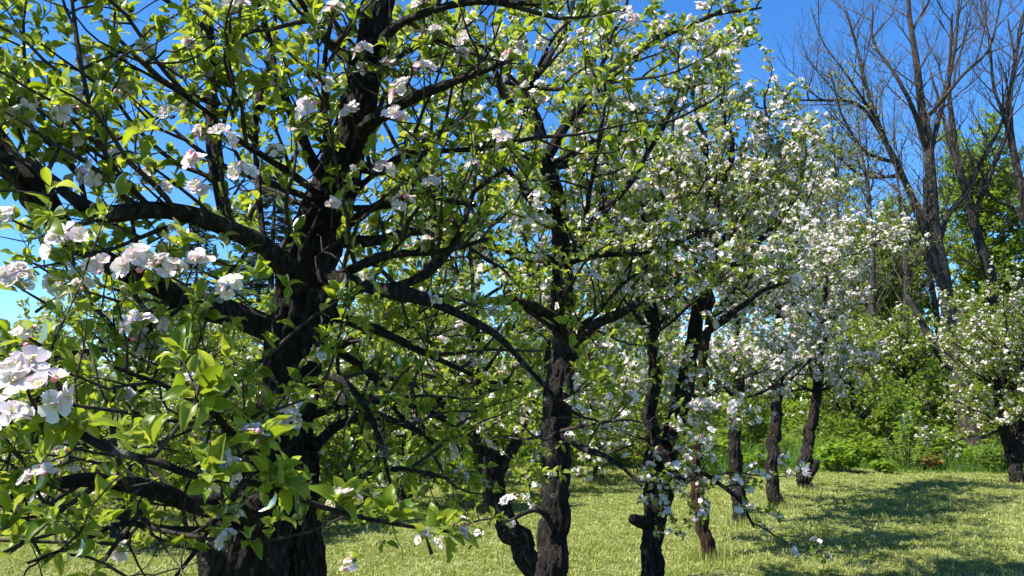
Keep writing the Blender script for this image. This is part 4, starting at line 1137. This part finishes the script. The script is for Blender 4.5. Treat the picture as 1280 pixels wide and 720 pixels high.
# ------------------------------------------------------------------ grass
def make_grass():
    rng = rs(7)
    # loose blades and flat clippings
    n = 230000
    d = 3.2 + (21.5 - 3.2) * rng.random(n) ** 1.2
    x = rng.uniform(-1, 1, n) * (d * .74 + 1.4)
    lie = np.where(rng.random(n) < .55, rng.uniform(1.15, 1.55, n), rng.uniform(.1, 1.1, n))
    a = rng.uniform(0, 6.28, n)
    h = rng.uniform(.025, .075, n)
    # tufts: blades fanning out of a common foot, taller in places
    k = 13000
    cd = 3.4 + (21.0 - 3.4) * rng.random(k) ** 1.15
    cx = rng.uniform(-1, 1, k) * (cd * .74 + 1.3)
    big = np.clip(.55 + .45 * np.sin(.9 * cx + 1.3 * np.sin(.8 * cd)) * np.sin(.7 * cd + 1.1 * np.sin(1.3 * cx)) + rng.normal(0, .25, k), .1, 1.3)
    m = 32
    ta = rng.uniform(0, 6.28, (k, m)); tr = rng.random((k, m)) ** .6 * (.05 + .07 * big)[:, None]
    tx = cx[:, None] + np.cos(ta) * tr; td = cd[:, None] + np.sin(ta) * tr
    tl = np.clip(.25 + 6.5 * tr + rng.normal(0, .25, (k, m)), .05, 1.45)
    th = (.018 + .055 * big ** 1.6)[:, None] * rng.uniform(.5, 1.1, (k, m))
    x = np.concatenate([x, tx.ravel()]); d = np.concatenate([d, td.ravel()]); lie = np.concatenate([lie, tl.ravel()])
    a = np.concatenate([a, (ta + rng.normal(0, .5, (k, m))).ravel()]); h = np.concatenate([h, th.ravel()])
    # longer unmown blades round each trunk foot
    for fx, fy in ((-.92, 2.8), (.25, 4.9), (.42, 6.2), (1.2, 6.9), (2.2, 9.05), (3.22, 11.2), (4.32, 13.1), (5.62, 15.2), (10.75, 16.6), (-1.75, 13.2), (1.78, 16.7), (-1.45, 17.2)):
        q = 700
        fa = rng.uniform(0, 6.28, q); fr = .10 + np.abs(rng.normal(0, .16, q))
        x = np.concatenate([x, fx + np.cos(fa) * fr]); d = np.concatenate([d, fy + np.sin(fa) * fr])
        lie = np.concatenate([lie, np.abs(rng.normal(.2, .3, q))]); a = np.concatenate([a, rng.uniform(0, 6.28, q)]); h = np.concatenate([h, rng.uniform(.06, .24, q) * np.exp(-fr * 1.5)])
    n = len(x)
    w = rng.uniform(.0018, .0036, n) * (1 + d / 9)
    z = gz(x, d)
    o = np.stack([x, d, z + np.where(lie > 1.1, .01 + .03 * rng.random(n), 0)], -1)
    dirv = np.stack([np.cos(a) * np.sin(lie), np.sin(a) * np.sin(lie), np.cos(lie)], -1)
    sd = np.stack([-np.sin(a), np.cos(a), np.zeros(n)], -1)
    V = np.stack([o - sd * w[:, None], o + sd * w[:, None], o + dirv * h[:, None]], 1)
    b = Buf(); b.add(V.reshape(-1, 3), np.arange(3 * n).reshape(n, 3))
    g = b.build('grass', M['grass'], smooth=False)
    g['kind'] = 'stuff'; g['label'] = 'short mown grass strewn with pale clippings'; g['category'] = 'grass'
make_grass()

def make_long_grass():
    rng = rs(8)
    n = 46000
    x = rng.uniform(-16, 19, n)
    e = 19.0 + .5 * np.sin(x * .9) + .3 * np.sin(x * 2.3 + 1) + np.where(x < 4, 2.5, 0)
    y = e + 7.5 * rng.random(n) ** 1.5
    h = rng.uniform(.18, .75, n) * (.65 + .35 * np.sin(x * 1.7 + y)) * np.clip((y - e) / .8 + .35, 0, 1)
    a = rng.uniform(0, 6.28, n); lean = rng.uniform(.05, .5, n)
    o = np.stack([x, y, gz(x, y)], -1)
    up = np.stack([np.cos(a) * np.sin(lean), np.sin(a) * np.sin(lean), np.cos(lean)], -1)
    tip = np.stack([np.cos(a) * np.sin(lean * 2.4), np.sin(a) * np.sin(lean * 2.4), np.cos(lean * 2.4)], -1)
    sd = np.stack([-np.sin(a), np.cos(a), 0 * a], -1); w = .009
    m = o + up * (h * .6)[:, None]
    V = np.stack([o - sd * w, o + sd * w, m + sd * w * .8, m - sd * w * .8, m + tip * (h * .5)[:, None]], 1)
    i = np.arange(n)[:, None] * 5
    b = Buf(); b.add(V.reshape(-1, 3), i + np.array([[0, 1, 2, 3]]))
    b.f.append(i + np.array([[3, 2, 4]])); b.m.append(np.zeros(n, np.int32))
    g = b.build('long_grass', M['tall_grass'], smooth=False)
    g['kind'] = 'stuff'; g['label'] = 'long uncut grass and weeds in the rough border'; g['category'] = 'grass'
make_long_grass()

def make_undergrowth():
    rng = rs(9)
    n = 130000
    x = rng.uniform(-22, 26, n); y = 21.5 + 12 * rng.random(n)
    y = np.where(x < 4, y + 4.5, y)
    top = (.5 + .35 * np.sin(1.1 * x + y) + .3 * np.sin(2.3 * x - 1.7 * y) + .25 * np.sin(.5 * x + 2)) * (.6 + .09 * (y - 21))
    top = np.clip(top, .15, 2.6)
    z = gz(x, y) + top * rng.random(n) ** .6
    a = rng.uniform(0, 6.28, n)
    d = np.stack([np.cos(a), np.sin(a), rng.uniform(-.3, .5, n)], -1)
    nor = rng.normal(0, .45, (n, 3)) + [0, 0, 1]
    b = Buf(); place(b, LEAF_LO[0], np.stack([x, y, z], -1), d, nor, rng.uniform(.06, .15, n))
    g = b.build('undergrowth', M['leaf_shrub'])
    g['kind'] = 'stuff'; g['label'] = 'tangled low undergrowth behind the rough border'; g['category'] = 'undergrowth'
make_undergrowth()
